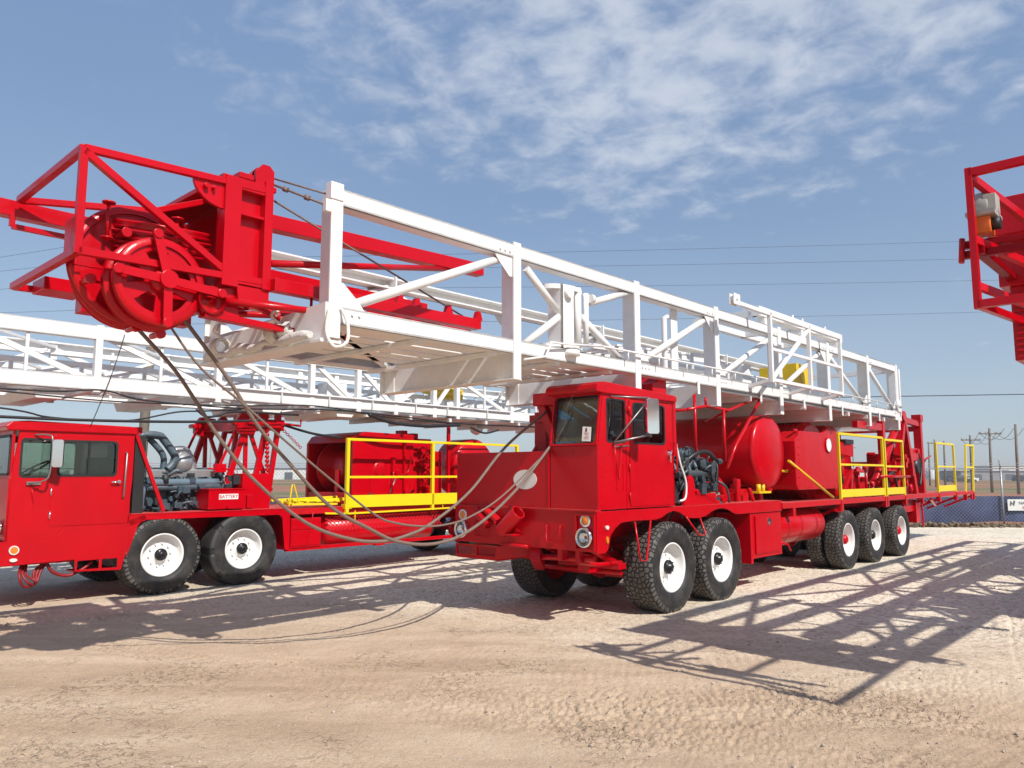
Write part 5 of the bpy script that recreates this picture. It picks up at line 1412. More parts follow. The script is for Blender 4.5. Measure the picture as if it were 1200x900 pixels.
    m = MB(); m.tube(smoothpath([(-3.86, .5, 1.5), (-3.86, .5, 2.15), (-3.80, .5, 2.24), (-3.60, .5, 2.24), (-3.52, .5, 2.18), (-3.35, .5, 1.95), (-3.36, .5, 1.84), (-3.45, .5, 1.74)], 5), .058, 14)
    m.tube(smoothpath([(-3.72, .55, 2.2), (-3.50, .55, 1.95), (-3.50, .55, 1.7)], 5), .045, 12); m.build('exhaust_pipe', ENG, e)
    m = MB(); m.lathe([(.001, -.17), (.15, -.15), (.165, -.1), (.165, .08), (.14, .14), (.001, .15)], (-3.18, .65, 1.84), (.35, .9, -.15), 26)
    m.tube(smoothpath([(-3.32, .6, 2.02), (-3.15, .6, 2.02), (-3.05, .6, 1.85), (-3.02, .6, 1.72)], 5), [.07] * 16, 12); m.build('muffler', MUF, e)
    # battery box with its lettering
    m = MB(); m.box(-3.03, -2.44, .0, .46, 1.15, 1.44); bx = m.build('battery_box', RED, p, .006)
    m = MB(); m.box(-3.04, -2.43, -.012, .47, 1.44, 1.455); m.cyl((-2.74, -.01, 1.19), (0, 1, 0), .016, .03, 8); m.build('battery_lid', RED, bx)
    m = MB(); m.box(-2.87, -2.565, -.003, .0, 1.295, 1.375); m.build('battery_label', PAPER, bx)
    t = textobj('battery_text', 'BATTERY', .072, INKRED, bx, (-2.718, -.0045, 1.333), (PI / 2, 0, 0), bold=.0012)
    m = MB(); m.box(-2.42, -1.95, .15, .6, 1.13, 1.68); m.box(-2.36, -2.25, .1, .15, 1.15, 1.35); m.build('junction_box', RED, p, .005)
    # mast rest tower
    m = MB()
    for v in (.35, 1.75):
        m.beam((-2.62, v, 1.40), (-2.28, v, 2.50), .07, .08); m.beam((-1.90, v, 1.12), (-1.72, v, 2.52), .07, .07); m.beam((-2.20, v, 1.13), (-1.95, v, 2.40), .07, .08)
        m.beam((-2.3, v, 2.45), (-2.28, v, 1.4), .05, .06); m.beam((-2.25, v, 2.4), (-1.95, v, 1.65), .05, .06); m.beam((-2.72, v, 1.78), (-2.45, v, 2.42), .03, .04); m.beam((-2.1, v, 1.8), (-1.95, v, 2.3), .03, .04)
        m.plate([[(-2.50, 2.36), (-2.38, 2.30), (-2.18, 2.28), (-2.10, 2.50), (-2.15, 2.62), (-2.40, 2.64), (-2.5, 2.5)]], (0, v - .05, 0), (1, 0, 0), (0, 0, 1), -.1)
        m.box(-1.95, -1.65, v - .06, v + .06, 2.38, 2.56); m.box(-1.78, -1.70, v - .05, v + .05, 2.5, 2.74); m.cyl((-2.0, v, 2.60), (0, 1, 0), .06, .16, 14)
        m.box(-2.80, -2.62, v - .05, v + .03, 1.70, 1.83); m.tube([(-2.9, v, 1.76), (-2.5, v, 1.74)], .015, 6); m.cyl((-2.52, v, 2.48), (0, 1, 0), .04, .2, 10)
    m.beam((-2.3, .3, 2.46), (-2.3, 1.8, 2.46), .12, .16); m.beam((-1.75, .3, 2.46), (-1.75, 1.8, 2.46), .1, .12); m.beam((-2.2, .35, 1.5), (-1.75, 1.75, 1.5), .06, .06); m.beam((-2.3, .3, 2.52), (-1.72, .3, 2.46), .08, .10)
    m.tube([(-1.66, .3, 2.5), (-1.40, .2, 2.47), (-1.40, .2, 2.58)], .02, 8)
    tw = m.build('mast_rest', RED, p, .004)
    m = MB(); z = 2.35
    while z > 1.2: m.lathe([(.030, 0), (.040, .02), (.030, .045)], (-2.0 + .04 * (2.35 - z), .22, z), (0, 0, 1), 10); z -= .07
    m.tube([(-2.0, .22, 2.4), (-1.94, .22, 1.15)], .02, 8); m.build('jack_screw', RED, tw)
    m = MB()
    for k in range(12):
        q = Vector((-1.70, .25, 2.40)).lerp(Vector((-1.30, .35, 2.12)), k / 11); m.lathe([(.022, -.006), (.028, 0), (.022, .006), (.016, 0)], q, (0, 1, .2) if k % 2 else (1, 0, .6), 10, True, True)
    m.build('chain', RED, tw)
    g = MB().add([(-1.75, 1.9, 1.16), (-.9, 1.9, 1.16), (-.9, 1.9, 1.52), (-1.75, 1.9, 1.52)], [(0, 1, 2, 3)]).build('mesh_guard', MESHR, p); uvplane(g, (.45, 0, 0), (0, 0, .45))
    # folded yellow stair and stand
    m = MB(); m.beam((-1.7, .35, 1.20), (-.45, .25, 1.24), .10, .05); m.beam((-1.7, .55, 1.24), (-.45, .5, 1.27), .06, .04); m.beam((-1.6, .15, 1.18), (-.75, .12, 1.17), .2, .03); m.beam((-1.55, .3, 1.25), (-.6, .2, 1.21), .05, .03)
    for k in range(6): m.beam((-1.6 + .18 * k, .15, 1.215), (-1.6 + .18 * k, .6, 1.24), .04, .02)
    m.tube([(-1.62, .12, 1.15), (-1.57, .12, 1.50), (-1.54, .12, 1.50), (-1.42, .12, 1.15)], .012, 8); m.build('folded_stair', YEL, p, .003)
    # platform railing
    m = MB(); v = -.02
    for u in (-.6, 1.33, 3.7): m.beam((u, v, 1.0), (u, v, 2.29), .06, .06)
    m.beam((-.6, v, 2.27), (3.7, v, 2.27), .045, .045); m.beam((-.6, v, 1.62), (3.7, v, 1.62), .04, .04); m.box(-.6, 3.7, v - .03, v - .02, 1.10, 1.31); m.box(-.64, -.5, v - .02, v + .1, 1.08, 1.16)
    m.beam((-.6, v, 1.0), (3.7, v, 1.04), .03, .03); m.beam((-1.0, .02, 1.02), (-.6, v, 1.0), .03, .03); m.tube([(-.42, v, 1.05), (-.42, v, .83)], .01, 6); m.tube([(1.6, v, 1.10), (1.6, v, 1.04)], .01, 6)
    m.build('guard_rail', YEL, p, .004)
    MB().box(-.58, 3.7, 0, .34, 1.13, 1.15).build('walkway', REDD, p)
    # drawworks housing and drum
    side = [(-.22, 1.14), (1.18, 1.14), (1.18, 2.42), (.05, 2.44), (-.12, 2.38), (-.22, 2.25)]
    m = MB(); m.plate([side], (0, .36, 0), (1, 0, 0), (0, 0, 1), -.07); m.plate([side], (0, 1.82, 0), (1, 0, 0), (0, 0, 1), -.07)
    m.plate([[(.05, 2.44), (1.18, 2.42), (1.18, 2.39), (.06, 2.41), (-.10, 2.355), (-.19, 2.24), (-.22, 2.25), (-.12, 2.38)]], (0, .43, 0), (1, 0, 0), (0, 0, 1), -1.39)
    m.box(-.20, -.12, .43, 1.82, 1.14, 1.34); m.box(.9, .94, .43, 1.82, 1.14, 2.39)
    m.box(1.18, 1.75, .5, 1.7, 1.14, 2.36); m.box(1.70, 1.95, .40, .6, 1.14, 2.12); h = m.build('drawworks_housing', RED, p, .02)
    m = MB(); m.lathe([(.001, -.03), (.10, -.028), (.14, -.01), (.15, 0)], (.38, .36, 1.76), (0, 1, 0), 30)
    for k in range(8): m.cyl((.38 + .12 * math.cos(k * PI / 4), .34, 1.76 + .12 * math.sin(k * PI / 4)), (0, 1, 0), .01, .03, 6)
    m.box(-.22, 1.18, .352, .362, 1.30, 1.34); m.box(.15, .16, .345, .362, 1.14, 1.7); m.box(.90, .93, .30, .36, 1.2, 2.3); m.box(.62, .68, .28, .36, 1.7, 1.98); m.tube([(.66, .3, 1.9), (.6, .27, 1.3)], .012, 8)
    m.tube(smoothpath([(.72, .3, 1.75), (.85, .28, 1.66), (1.0, .28, 1.75), (1.05, .28, 2.0)], 5), .012, 8); m.beam((.98, .3, 1.2), (1.12, .28, 1.38), .05, .05)
    m.build('cover_and_levers', RED, h)
    m = MB(); m.lathe([(.001, -.60), (.50, -.60), (.52, -.56), (.52, -.50), (.36, -.47), (.36, .40), (.52, .43), (.52, .50), (.001, .52)], (.36, 1.13, 1.80), (0, 1, 0), 40); m.beam((-.15, .6, 1.34), (.1, .6, 2.0), .05, .10); m.box(-.16, -.10, .9, 1.0, 1.3, 1.75)
    m.build('cable_drum', RED, h)
    m = MB(); m.lathe([(.001, -.3), (.55, -.3), (.58, -.26), (.58, .3), (.001, .3)], (2.9, .75, 1.82), (0, 1, 0), 36); m.build('brake_drum', RED, p)
    m = MB(); m.beam((1.84, .1, 1.12), (1.84, .1, 2.80), .055, .055); m.build('standpipe', RED, p)
    m = MB(); rnd = random.Random(12)
    for i in range(34):
        u = rnd.uniform(1.38, 1.75); z = rnd.uniform(1.2, 2.15); s_ = rnd.uniform(.02, .06); (m.cyl((u, .42, z), (0, 1, 0), s_, .15, 12) if i % 2 else m.tube(smoothpath([(u, .4, z), (u + .05, .35, z + .1), (u + .12, .4, z - .02)], 4), .014, 7))
    m.box(.92, 1.05, .4, .6, 2.36, 2.50); m.box(1.25, 1.4, .5, .7, 2.36, 2.46)
    m.build('valve_cluster', RED, p, .002)
    m = MB(); m.tube([(.55, .32, 1.25), (.72, .30, 1.62)], .012, 8); m.tube([(.10, .32, 1.18), (.14, .3, 1.34)], .022, 8); m.build('lever', STEEL, p)
    # tank, ribbed guard and box under the deck
    m = MB(); m.lathe([(.001, -1.25), (.2, -1.22), (.29, -1.15), (.29, 1.15), (.2, 1.22), (.001, 1.25)], (.25, .32, .72), (1, 0, 0), 30); m.build('fuel_tank', RED, p)
    m = MB(); m.box(-1.64, -1.08, .0, .4, .49, .96); m.box(-1.62, -1.10, -.012, .0, .52, .76); m.box(-1.62, -1.10, -.012, .0, .78, .94); m.tube([(-1.25, -.02, 1.05), (-1.35, -.02, .5)], .01, 6); m.box(-1.7, 1.9, .02, .1, .44, .50); m.box(0.05, .25, .0, .1, .42, .46)
    m.build('side_box', RED, p, .005)
    g = MB().add([(-.95, .02, .72), (1.6, .02, .72), (1.6, .10, 1.0), (-.95, .10, 1.0)], [(0, 1, 2, 3)]).build('perforated_guard', MESHR, p); uvplane(g, (.7, 0, 0), (0, 0, .7))
    # ---- mast
    W = 2.0
    posts = [-9.6, -8.0, -6.35, -4.66, -2.95, -1.32, -.38, .45, 1.39, 2.0, 3.57, 5.2, 6.9]
    ms, B = mast(p, posts, W, 2.80, 3.68, .19, .12, .08, 'second', .09, plates=(-1.2, 6.5))
    m = MB()
    for (y, z) in ((.6, 3.2), (1.4, 3.2), (.6, 2.95), (1.4, 2.95)): m.box(-9.2, 5.5, y - .04, y + .04, z - .035, z + .035)
    u = -9.0
    while u < 5.4:
        m.box(u, u + .05, .58, .62, 2.95, 3.2); m.box(u, u + .05, 1.38, 1.42, 2.95, 3.2); m.beam((u, .6, 3.2), (u + .6, 1.4, 3.2), .04, .04); m.beam((u, .6, 2.96), (u + .85, .6, 3.19), .03, .04); m.beam((u, 1.4, 2.96), (u + .85, 1.4, 3.19), .03, .04); u += .86
    m.tube([(-8, .9, 3.0), (3.0, .9, 3.05)], .05, 10); m.tube([(-2.2, .3, 3.0), (1.0, .3, 3.05)], .03, 8)
    B(m, 'inner_section')
    m = MB(); m.tube([(-2.9, -.03, 2.99), (3.5, -.03, 2.97)], .016, 8)
    for u in (-2.7, -1.9, -1.0, -.1, .9, 1.7, 2.8): m.cyl((u, -.03, 2.93), (0, 0, 1), .012, .2, 6)
    m.plate([circ(-1.8, 3.1, .12, 16), circ(-1.8, 3.1, .09, 16)], (0, .3, 0), (1, 0, 0), (0, 0, 1), -.03); m.box(-.9, -.5, .2, .5, 3.0, 3.25); m.box(.6, .9, .3, .6, 3.0, 3.3)
    for u in (-5.4, -3.8, -2.2, -.8): m.plate([[(u, 2.78), (u + .45, 2.78), (u + .35, 2.66), (u + .05, 2.66)]], (0, .1, 0), (1, 0, 0), (0, 0, 1), -1.7)
    B(m, 'fittings')
    m = MB(); m.lathe([(.001, -.1), (.1, -.1), (.14, 0), (.1, .1), (.001, .1)], (2.9, .4, 2.62), (0, 1, 0), 20); m.box(2.8, 3.0, .3, .5, 2.62, 2.82); B(m, 'pulley')
    m = MB(); m.tube(smoothpath([(1.1, .4, 3.34), (1.6, .5, 3.40), (2.5, .5, 3.36)], 5), [.07, .08, .09, .10, .12, .14, .14, .12, .1, .09, .06][:11], 12); m.box(1.9, 2.6, .5, .8, 3.2, 3.42); B(m, 'travelling_block', YELC)
    # loose black lines hung along the mast
    def line(pts, r): MB().tube(smoothpath(pts, 6), r, 7).build('hanging_line', HOSE, p)
    y = -.05
    line([(-9, y, 2.62), (-6.2, y, 2.72), (-5.2, y, 2.74), (-4.6, y, 2.80), (-4.0, y, 2.70), (-2.5, y, 2.68), (-1.0, y, 2.75), (.5, y, 2.72), (2.2, y, 2.66), (5, y, 2.70)], .012)
    line([(-9, y, 2.78), (-5.9, y, 2.70), (-4.4, y, 2.66), (-2.6, y, 2.72), (-1.3, y, 2.80), (-.2, y, 2.72), (1.2, y, 2.66), (3.2, y, 2.68), (5.5, y, 2.74)], .010)
    line([(-9, y, 2.70), (-5.9, y, 2.50), (-5.2, y, 2.40), (-4.3, y, 2.40), (-3.6, y, 2.56), (-3.2, y, 2.60), (-2.6, y, 2.66)], .012)
    line([(-9, y, 2.42), (-5.8, y, 2.38), (-4.2, y, 2.40), (-2.9, y, 2.46), (-2.2, y, 2.52)], .020)
    line([(-3.3, y, 2.62), (-3.15, y, 2.52), (-2.95, y, 2.55), (-2.7, y, 2.62), (-1.6, y, 2.63)], .018)
    line([(-.2, y, 2.72), (.3, y, 2.60), (1.0, y, 2.57), (1.6, y, 2.60), (2.0, y, 2.63)], .030)
    line([(-1.66, .3, 2.48), (-1.1, .3, 2.36), (-.5, .3, 2.30)], .022)
    line([(2.3, y, 2.60), (2.7, y, 2.50), (3.1, y, 2.58)], .02)
    line([(-4.35, -.02, 3.60), (-4.50, -.03, 3.0), (-4.72, -.03, 2.3)], .006)


def copy_tree(o, parent=None, skip=()):
    c = o.copy(); scene.collection.objects.link(c); c.parent = parent
    for k in list(c.keys()): 
        if k in ('label', 'category', 'group', 'kind') and parent is None: del c[k]
    for ch in list(o.children):
        if ch.name.split('.')[0] in skip: continue
        copy_tree(ch, c, skip)
    return c


# ---- main rig
rig = empty('drilling_rig_truck', rigpt(0, 0), ANG)
rig_body(rig)
MAST_POSTS = [-4.98, -2.85, -.72, 1.24, 3.28, 5.28, 7.32, 9.1]
ms, B = mast(rig, MAST_POSTS, 2.12, 2.86, 3.97)
mast_extras_main(ms, B, 2.12, 2.86, 3.97)
crown = crown_main(rig)
tag(rig, 'red drilling rig truck with narrow offset cab and white blank disc on its front', 'drilling rig', 'red drilling rigs with white masts')

# ---- rig cut off by the left edge
rig2 = empty('drilling_rig_truck', rigpt(0, 6.05), ANG)
rig_second(rig2)
tag(rig2, 'red drilling rig truck at the left with full width cab and BATTERY box', 'drilling rig', 'red drilling rigs with white masts')
cr2 = copy_tree(crown, rig2); cr2.location = (-4.55, 0, -.1)

# ---- rig at the right, of which only the crown end shows
rig3 = copy_tree(rig, None, skip=('crown_block', 'inner_mast_section', 'belly_plate', 'deck_strip'))
rig3.location = rigpt(3.95, -5.9); rig3.scale = (1, .82, 1)
tag(rig3, 'red crown end of a third rig with grey and orange motor at the right edge', 'drilling rig', 'red drilling rigs with white masts')


def crown_right(p):
    c = empty('crown_block', (0, 0, 0), 0, p)
    uf = -6.85; v1 = 2.32; q = .05; v0 = .27; zt, zb = 3.60, 2.74
    m = MB()
    m.beam((uf, v1, zb - .03), (uf, v1, zt + .03), q, q); m.beam((uf, v1, zt), (uf, v0, zt), q, q); m.beam((uf, v1, zb), (uf, v0, zb), q, q)
    m.beam((uf, v1, zt - .02), (-6.3, v1 - .25, zt - .22), q, q); m.beam((uf, v1, zb), (-5.3, v1 - .1, zb + .06), q, q); m.beam((uf, v1, zb + .12), (-6.3, v1 - .3, zb + .02), q * .8, q); m.beam((uf, v1, 3.16), (-6.3, v1 - .3, 3.04), q, q); m.beam((uf, v0, zb), (uf, v0, zt), q, q)
    m.beam((uf, v0, zt), (-5.0, v0, zt + .07), q, q); m.beam((uf, v0, zb), (-5.0, v0, zb + .05), q, q)
    m.build('guard_cage', RED, c, .003)
    m = MB(); m.box(-5.80, -5.0, .6, 2.40, 3.05, 3.66); m.box(-5.88, -5.80, .5, 2.45, 3.42, 3.70); m.box(-5.75, -5.3, .6, 2.33, 2.50, 3.05)
    for k in range(12): m.box(-5.77, -5.75, .62, 2.31, 2.52 + k * .042, 2.54 + k * .042); m.beam((-6.8, v1 - .02, 3.10), (-5.0, v1 - .02, 3.12), .08, .05); m.beam((-6.72, v1 + .12, 3.10), (-6.72, v0, 3.06), .05, .05); m.beam((-6.66, v1 + .12, 3.18), (-6.60, v0, 3.14), .05, .05); m.beam((-6.78, v1 - .5, 3.02), (-6.5, v0, 2.98), .05, .05)
    m.build('crown_housing', RED, c, .006)
    m = MB(); m.tube([(-6.76, v1 + .10, 3.20), (-6.78, v1 + .11, 3.04)], .022, 12); m.tube([(-6.78, v1 - .42, 3.22), (-6.82, v1 - .43, 3.08)], .028, 12); m.build('roller', RED, c)
    m = MB(); m.lathe([(.08, -.10), (.105, -.08), (.105, .03), (.08, .06), (.001, .065)], (-6.62, v1 + .0, 3.42), (0, 1, 0), 30); m.box(-6.80, -6.55, v1 - .14, v1 + .06, 3.33, 3.36); m.box(-6.72, -6.6, v1 - .14, v1 - .05, 3.36, 3.48); m.cyl((-6.62, v1 - .02, 3.57), (0, 0, 1), .012, .05, 8)
    mo = m.build('motor', GREYP, c, .005)
    MB().box(-6.76, -6.62, v1 - .10, v1 + .04, 3.22, 3.33).build('motor_base', ORANGE, mo, .008)
    m = MB(); m.cyl((-6.7, v1 - .13, 3.28), (0, 1, 0), .04, .06, 16); m.build('connector', BLACK, mo)
    m = MB(); m.blob((-6.55, 1.75, 2.66), .07, (1, 1, 1), 3, .4); m.cyl((-6.5, 1.62, 2.58), (.3, -.3, -1), .04, .18, 14); m.beam((-6.5, 1.9, 2.68), (-6.5, 1.3, 2.6), .08, .08); m.build('hook', RED, c)
    m = MB(); m.tube(smoothpath([(-6.55, 1.85, 2.62), (-6.6, 1.90, 2.52), (-6.55, 1.82, 2.42), (-6.5, 1.6, 2.40), (-6.45, 1.2, 2.38)], 5), .008, 8); m.tube(smoothpath([(-6.7, 1.85, 3.60), (-6.7, 1.8, 3.68), (-6.7, 1.5, 3.66), (-6.7, 1.45, 3.56)], 5), .007, 8); m.build('cable', HOSE, c)
    m = MB(); m.tube([(-6.6, 1.72, 2.37), (-6.6, 1.68, 2.26), (-6.6, 1.2, 2.26)], .012, 8); m.build('bent_rod', STEEL, c)
    s = empty('inner_mast_section', (0, 0, 0), 0, p)
    for y in (.3, 1.8):
        for z in (3.1, 3.6): MB().beam((-5.4, y, z), (-2.6, y, z), .1, .11).build('chord', RED, s)


crown_right(rig3)


# ---------------------------------------------------------------- ropes slung from the crown
def rope(pts, r, label):
    m = MB(); m.tube(smoothpath(pts, 8), r, 8)
    m.v = [v - Vector(pts[0]) for v in m.v]
    o = m.build('wire_rope', ROPE); o.location = rigpt(*pts[0]); o.rotation_euler = (0, 0, ANG)
    tag(o, label, 'rope', 'ropes slung between crown and cab')
    return o


rope([(-5.93, .70, 2.98), (-5.86, .7, 2.86), (-5.5, .7, 2.45), (-5.23, .7, 2.09), (-4.99, .7, 1.84), (-4.6, .69, 1.47), (-4.36, .69, 1.31), (-4.1, .69, 1.19), (-3.83, .69, 1.07), (-3.55, .69, 1.01), (-3.26, .69, 1.0), (-2.93, .69, 1.06), (-2.52, .68, 1.25), (-2.05, .68, 1.56), (-1.57, .68, 1.97), (-1.5, .69, 2.04)], .0165, 'thick rope that hangs lowest and crosses the white disc up to the cab corner')
rope([(-6.08, .55, 2.84), (-6.04, .55, 2.78), (-5.78, .56, 2.48), (-5.45, .57, 2.25), (-5.06, .58, 1.97), (-4.59, .59, 1.64), (-4.08, .61, 1.31), (-3.81, .62, 1.22), (-3.51, .62, 1.18), (-3.21, .63, 1.18), (-2.87, .64, 1.24), (-2.35, .66, 1.45), (-1.57, .70, 1.94), (-1.5, .70, 2.0)], .010, 'thinnest rope, hanging in the shallowest loop to the cab corner')
rope([(-6.10, 1.2, 2.95), (-6.05, 1.2, 2.87), (-5.73, 1.18, 2.55), (-5.53, 1.17, 2.29), (-5.3, 1.16, 1.97), (-4.97, 1.14, 1.61), (-4.46, 1.12, 1.23), (-3.99, 1.09, 1.06), (-3.63, 1.07, 1.02), (-3.34, 1.06, 1.06), (-3.05, 1.04, 1.16), (-2.51, 1.02, 1.48), (-1.96, .99, 1.99), (-1.28, .95, 2.43)], .0165, 'rope leftmost under the sheaves, ending behind the cab at the red boom rest')

# ---------------------------------------------------------------- fence
def fence():
    f = empty('chain_link_fence', (15, 25, 0))
    L = lambda x: x - 15
    for x in [-33 + 3.05 * k for k in range(0, 27)] :
        m = MB(); m.tube([(L(x), 0, -.05), (L(x), 0, 1.86)], .030, 8); m.tube([(L(x), 0, 1.84), (L(x) - .14, -.18, 2.10)], .022, 8)
        m.build('post', GALV, f)
    m = MB(); m.tube([(L(-33), 0, 1.84), (L(48), 0, 1.84)], .022, 8); m.build('top_rail', GALV, f)
    m = MB(); m.tube([(L(-33), -.16, 2.0), (L(48), -.16, 2.0)], .006, 5); m.tube([(L(-33), -.08, 1.93), (L(48), -.08, 1.93)], .006, 5); m.build('barbed_wire', GALV, f)
    g = MB().add([(L(-33), -.03, .02), (L(48), -.03, .02), (L(48), -.03, 1.84), (L(-33), -.03, 1.84)], [(0, 1, 2, 3)]).build('chain_link', CHAIN, f); uvplane(g, (1, 0, 0), (0, 0, 1))
    m = MB(); n = 340; vs = []; fs = []
    for i in range(n + 1):
        x = -33 + 81 * i / n
        for z in (.10, .5, .93): vs.append((L(x), .05 + .025 * math.sin(x * 2.1 + z) + .02 * math.sin(x * 5.3), z + (.03 * math.sin(x * .9) if z > .2 else .05 * math.sin(x * 1.3))))
    for i in range(n):
        for k in range(2): a = i * 3 + k; fs.append((a, a + 3, a + 4, a + 1))
    m.add(vs, fs, True); m.build('windscreen_fabric', SCREEN, f)
    s = MB(); s.box(L(15.92), L(17.0), -.055, -.045, .50, .86); sg = s.build('sign', paint('sign_white', (.62, .63, .60), .5, var=.06), f)
    textobj('sign_text', 'NATION', .135, INK, sg, (L(16.27), -.058, .735), (PI / 2, 0, 0), align='LEFT', bold=.003)
    textobj('sign_subtext', '800', .12, INKRED, sg, (L(16.38), -.058, .59), (PI / 2, 0, 0), align='LEFT')
    m = MB(); m.plate([[(0, 0), (.03, .16), (.10, .06), (.13, .16), (.19, .15), (.14, -.02), (.06, .06), (.04, -.02)]], (L(15.98), -.058, .66), (1, 0, 0), (0, 0, 1), .002); m.build('sign_logo', INK, sg)
    tag(f, 'grey chain link fence with blue windscreen fabric and white sign behind the yard', 'fence')


fence()
m = MB(); rnd = random.Random(9)
for i in range(500):
    x = rnd.uniform(12.5, 22); y = 24.9 + rnd.uniform(-.55, .1); m.blob((x, y, rnd.uniform(0, .13) * max(0, math.sin((x - 12) * .9) * .5 + .6)), rnd.uniform(.03, .09), (1, .8, .6), i, .6, 1)
tag(m.build('spoil_rubble', paint('spoil_soil', (.20, .15, .10), .95, var=.5, vscale=2)), kind='stuff')


# ---------------------------------------------------------------- poles and lines
def pole(x, y, h, r=.14, arms=(), lean=0.0, label='', name='utility_pole'):
    p = empty(name, (x, y, 0)); m = MB(); m.tube([(0, 0, -.1), (lean * .5, 0, h * .5), (lean, 0, h)], [r * 1.15, r, r * .8], 12); m.build('shaft', WOODP, p)
    for z, w in arms:
        a = MB(); a.beam((lean - w, -.12, z), (lean + w, -.12, z), .09, .11); ar = a.build('crossarm', WOODP, p)
        b = MB()
        for k in (-.9, -.45, .45, .9): b.cyl((lean + w * k, -.12, z + .12), (0, 0, 1), .04, .14, 8)
        b.build('insulator', STEEL, ar)
    tag(p, label, 'utility pole', 'wooden utility poles')
    return p


pole(-12.45, 25.8, 9.1, .15, [(8.5, .7)], .25, 'thick wooden utility pole rising behind the left rig cab and the rope sheaves')
POL = [(1192, 497, 64, 0), (1161, 502, 70, 1), (1138, 510, 78, 1), (1107, 517, 92, 0), (1096, 515, 98, 1), (1118, 524, 150, 0), (1089, 518, 108, 0)]
LB = ['tallest of the far poles, right of the crossarm poles beyond the fence', 'far utility pole with a wide crossarm, right of the end railing', 'far crossarm utility pole seen just right of the end yellow railing', 'plain far utility pole between the two end yellow railings', 'far utility pole with crossarm seen through the last platform railing', 'most distant slim pole between the end railings', 'slim far pole just right of the rear support tower']
pts = []
for (x, y, d, arm), lb in zip(POL, LB):
    X = (x - 600) / 906 * d; h = 1.68 + (555 - y) / 906 * d
    pole(X, d, h, .11, [(h - .5, 1.0)] if arm else [], .15, lb); pts.append((X, d, h))


def wire(a, b, sag, r, label, n=20):
    a = Vector(a); b = Vector(b); m = MB()
    m.tube([(b - a) * (i / n) + Vector((0, 0, -4 * sag * (i / n) * (1 - i / n))) for i in range(n + 1)], r, 5)
    o = m.build('power_line', HOSE); o.location = a
    tag(o, label, 'power line', 'overhead power lines')


H_ = lambda x, y, d: ((x - 600) / 906 * d, d, 1.68 + (555 - y) / 906 * d)
wire(H_(160, 297, 25.8), H_(1400, 266, 30), .12, .0055, 'highest power line crossing the sky, ending behind the right rig')
wire(H_(160, 311, 25.8), H_(1400, 290, 30), .12, .0055, 'second power line from the top across the sky')
wire(H_(160, 334, 25.8), H_(1400, 318, 30), .12, .0055, 'third power line from the top across the sky')
wire(H_(160, 377, 25.8), H_(1400, 355, 30), .15, .0055, 'fourth power line from the top, meeting the mast top beam')
wire(H_(152, 474, 25.8), H_(1400, 458, 30), .06, .017, 'thick black line low in the sky just right of the mast end')
for y0, y1, lb in ((262, 297, 'highest'), (288, 311, 'second highest'), (310, 334, 'third highest'), (371, 362, 'lowest')):
    wire(H_(-250, y1 + (y1 - y0) * .6 + 6, 34), H_(160, y0 + 2 if y0 < 370 else 356, 25.8), .15, .0055, lb + ' power line left of the rope sheaves, running off the left edge')
for i in (0, 1):
    for k, off in enumerate((-.8, 0, .8)):
        a = pts[i]; b = pts[i + 1]
        wire((a[0] + off, a[1], a[2] - .35), (b[0] + off, b[1], b[2] - .35), .8, .018, ('sagging wire between the two nearest far poles' if i == 0 else 'sagging wire between the second and third far poles') + (', left strand', ', middle strand', ', right strand')[k])


# ---------------------------------------------------------------- things on the horizon
def shed(x, y, w, d, h, mat, label, roof=None, gable=.0):
    e = empty('shed', (x, y, -.3)); m = MB(); m.box(-w / 2, w / 2, 0, d, 0, h); m.build('wall', mat, e)
    m = MB(); m.plate([[(-.3, h), (d + .3, h), (d + .3, h + .15), (d / 2, h + .2 + gable), (-.3, h + .15)]], (-w / 2 - .3, 0, 0), (0, 1, 0), (0, 0, 1), w + .6); m.build('roof', roof or mat, e)
    m = MB(); k = max(2, int(w / 8))
    for i in range(k): q = -w / 2 + (i + .5) * w / k; m.box(q - 1.2, q + 1.2, -.06, -.02, .2, h * .7)
    m.build('door', BLACKISH, e)
    tag(e, label, 'shed', 'sheds on the horizon')


BLACKISH = paint('dark_opening', (.10, .11, .12), .8)
SHG = paint('shed_grey', (.26, .27, .28), .7, var=.2, vscale=.3)
SHW = paint('shed_white', (.70, .70, .68), .6, var=.1, vscale=.3)
SHB = paint('shed_tan', (.45, .40, .33), .7, var=.2, vscale=.3)
shed(132, 205, 26, 10, 2.6, SHG, 'long low grey shed on the horizon beyond the fence, right of the end railing')
shed(110, 290, 40, 12, 4.0, SHB, 'tan shed on the horizon between the end railings')
shed(176, 260, 30, 12, 4.5, SHW, 'white shed on the horizon at the right edge')
shed(-75, 230, 60, 14, 3.4, SHW, 'long white shed on the horizon seen under the left mast behind the engine')
shed(-128, 250, 30, 12, 3.6, SHW, 'white shed on the horizon seen through the left rig cab windows')
shed(-42, 240, 22, 12, 3.0, SHB, 'tan shed on the horizon seen between the left mast tower and its drum')
shed(-17, 300, 30, 12, 5.0, SHG, 'grey shed on the horizon hidden behind the front shield')


